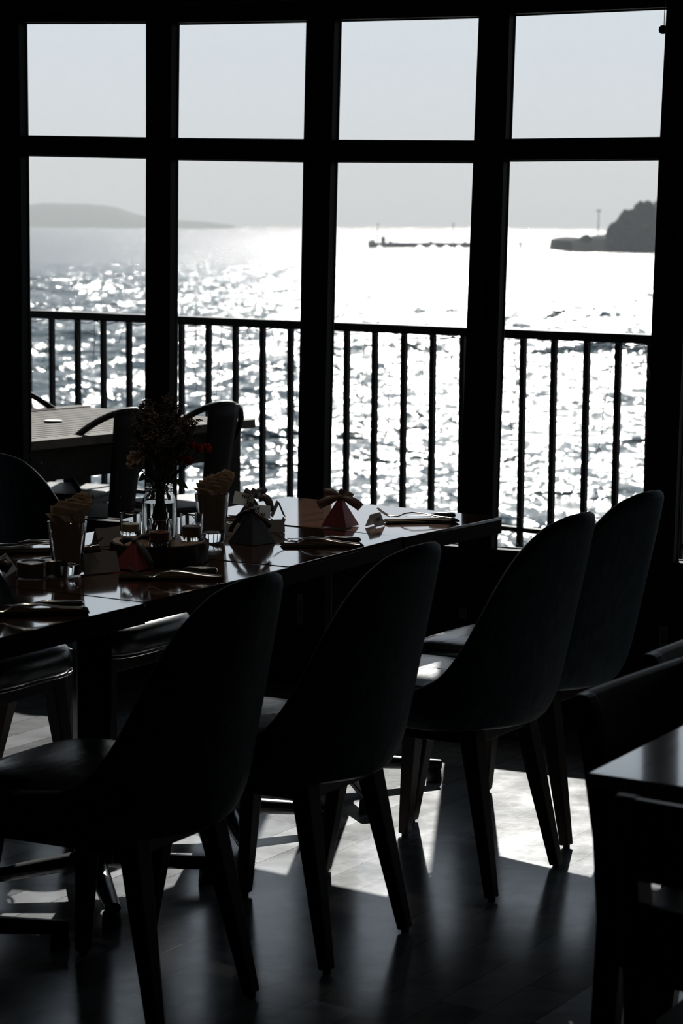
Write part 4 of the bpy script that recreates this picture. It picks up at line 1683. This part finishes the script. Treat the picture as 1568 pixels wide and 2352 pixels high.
tent(861, 1207, .056, .032, deg(62), 'white place card with faint writing beside the red gift box', .030, 4)
tent(638, 1186, .050, .040, deg(100), 'open place card seen end-on as a white triangle', .036)
tent(634, 1222, .042, .032, deg(12), 'place card leaning right behind the charcoal gift box', .020)
tent(533, 1228, .045, .026, deg(8), 'low place card between the napkin glass and charcoal gift box', .026)
tent(226, 1314, .092, .044, deg(36), 'dark shaded place card right of the front napkin glass', .034)
tent(256, 1250, .095, .042, deg(40), 'shaded place card behind the log slice at the far table edge', .034)

# ---- cutlery on napkins
def flat_napkin(pa, pb, depth, label):
    a, b = at(*pa, ZT), at(*pb, ZT)
    c = (a + b) / 2
    d = b - a
    rz = math.atan2(d.y, d.x)
    o = MB().box((0, depth / 2, .002), (d.length, depth, .003))
    o.box((.002, depth / 2 + .002, .0046), (d.length - .008, depth - .008, .0018))
    o = o.build('folded_napkin', M['dark_napkin'], None, bevel=.001, loc=tuple(c), rz=rz)
    return tag(o, label, 'napkin', 'folded napkins at the place settings')


def strip(mb, pts, wids, th=.0022):
    """a flat bar following pts in the xz plane, widths along y"""
    g = []
    for (x, z), w_ in zip(pts, wids):
        g.append([Vector((x, -w_ / 2, z)), Vector((x, -w_ / 4, z + th)), Vector((x, w_ / 4, z + th)), Vector((x, w_ / 2, z)), Vector((x, 0, z - th * .3)), Vector((x, -w_ / 2, z))])
    mb.grid(g)


def cutlery(kind, pa, pb, z, label, flip=False):
    a, b = at(*pa, z), at(*pb, z)
    d = b - a
    ln = d.length
    t = thing(kind, label, kind.split('_')[-1], tuple(a), math.atan2(d.y, d.x), kind + 's at the place settings')
    if kind == 'fork':
        hd = MB()
        strip(hd, [(ln * .20, .001), (ln * .27, .0), (ln * .36, .009), (ln * .46, .013), (ln * .60, .011), (ln * .8, .005), (ln * .97, .003), (ln, .003)], [.020, .013, .0085, .009, .011, .014, .018, .013], .003)
        hd.build('handle', M['steel'], t, smooth=1.5)
        for k in range(4):
            y = -.0075 + k * .005
            tn = MB()
            tn.tube([(ln * .20, y * .9, .001), (ln * .14, y, .003), (ln * .06, y, .012), (0, y, .022)], [.0014, .0013, .0011, .0006], 6)
            tn.build('tine', M['steel'], t, smooth=1.5)
        MB().box((ln * .205, 0, .0018), (ln * .05, .019, .002)).build('root', M['steel'], t, bevel=.0009)
    else:
        hd = MB()
        hd.tube([(ln * .48, 0, .004), (ln * .52, 0, .006), (ln * .62, 0, .009), (ln * .8, 0, .007), (ln * .97, 0, .006), (ln, 0, .006)], [.005, .006, .0075, .0085, .0085, .004], 10, flat=.75, up=(0, 0, 1))
        hd.build('handle', M['steel'], t, smooth=1.5)
        bl = MB()
        poly = [(ln * .49, -.004), (ln * .49, .004), (ln * .30, .009), (ln * .12, .009), (ln * .02, .004), (0, -.003), (ln * .2, -.006)]
        bl.prism(poly, .0035, .005)
        bl.build('blade', M['steel'], t)


SETS = [
    ((888, 1203), (1056, 1199), .075, (866, 1185), (1043, 1194), (930, 1190), (1046, 1188), 'on the table end by the balcony, beside the white place card'),
    ((650, 1259), (836, 1256), .080, (628, 1242), (828, 1253), (660, 1240), (829, 1245), 'right of the charcoal gift box, above the second chair'),
    ((272, 1331), (512, 1330), .075, (294, 1324), (508, 1327), (345, 1312), (499, 1316), 'in front of the dark red gift box on the third table'),
    ((-40, 1416), (206, 1410), .075, (-60, 1406), (190, 1400), (-50, 1398), (193, 1392), 'at the left table corner nearest the camera'),
    ((-20, 1272), (232, 1268), .070, (236, 1256), (0, 1262), (-60, 1254), (150, 1252), 'at the far left edge behind the napkin glass'),
    ((480, 1213), (556, 1211), .070, (440, 1206), (556, 1208), (455, 1196), (545, 1194), 'half hidden between the rear napkin glass and gift boxes'),
]
for na, nb, dp, fa, fb, ka, kb, lab in SETS:
    flat_napkin(na, nb, dp * .72, 'dark folded napkin ' + lab)
    cutlery('fork', fa, fb, ZT + .0075, 'steel fork ' + lab)
    cutlery('knife', ka, kb, ZT + .0065, 'steel knife ' + lab)

# ------------------------------------------------------------------ unseen warm fill lamps, added to brighten the long table
for k, (fa_, lab) in enumerate(((.75, 'added fill lamp above the far end of the long table'), (1.75, 'added fill lamp above the middle of the long table'), (2.85, 'added fill lamp above the near end of the long table'))):
    c = P_c - AV * (fa_ * (P_0 - P_1).length) + BV * (TD * .5)
    t = thing('fill_lamp', lab, 'lamp', (c.x, c.y, RZ - .06), 0, 'added fill lamps above the long table')
    MB().lathe([(.030, .010), (.045, .0), (.050, .0), (.050, .058), (.030, .058), (.028, .020)], 28, close=True).build('housing', M['metal'], t, smooth=.7)
    em, nt_, out_ = newmat('fill_lamp_glow')
    e_ = N(nt_, 'Emission', Strength=3.0)
    e_.inputs['Color'].default_value = (1, .8, .58, 1)
    nt_.links.new(e_.outputs[0], out_.inputs[0])
    MB().lathe([(0, .030), (.026, .030), (.026, .034), (0, .036)], 20).build('fill_bulb', em, t)
    ld = bpy.data.lights.new('fill_spot', 'SPOT')
    ld.energy = 7.0
    ld.color = (1.0, .88, .74)
    ld.spot_size = math.radians(44)
    ld.spot_blend = .7
    ld.shadow_soft_size = .03
    lo_ = bpy.data.objects.new('fill_spot', ld)
    COL.objects.link(lo_)
    lo_.parent = t
    lo_.location = (0, 0, .005)
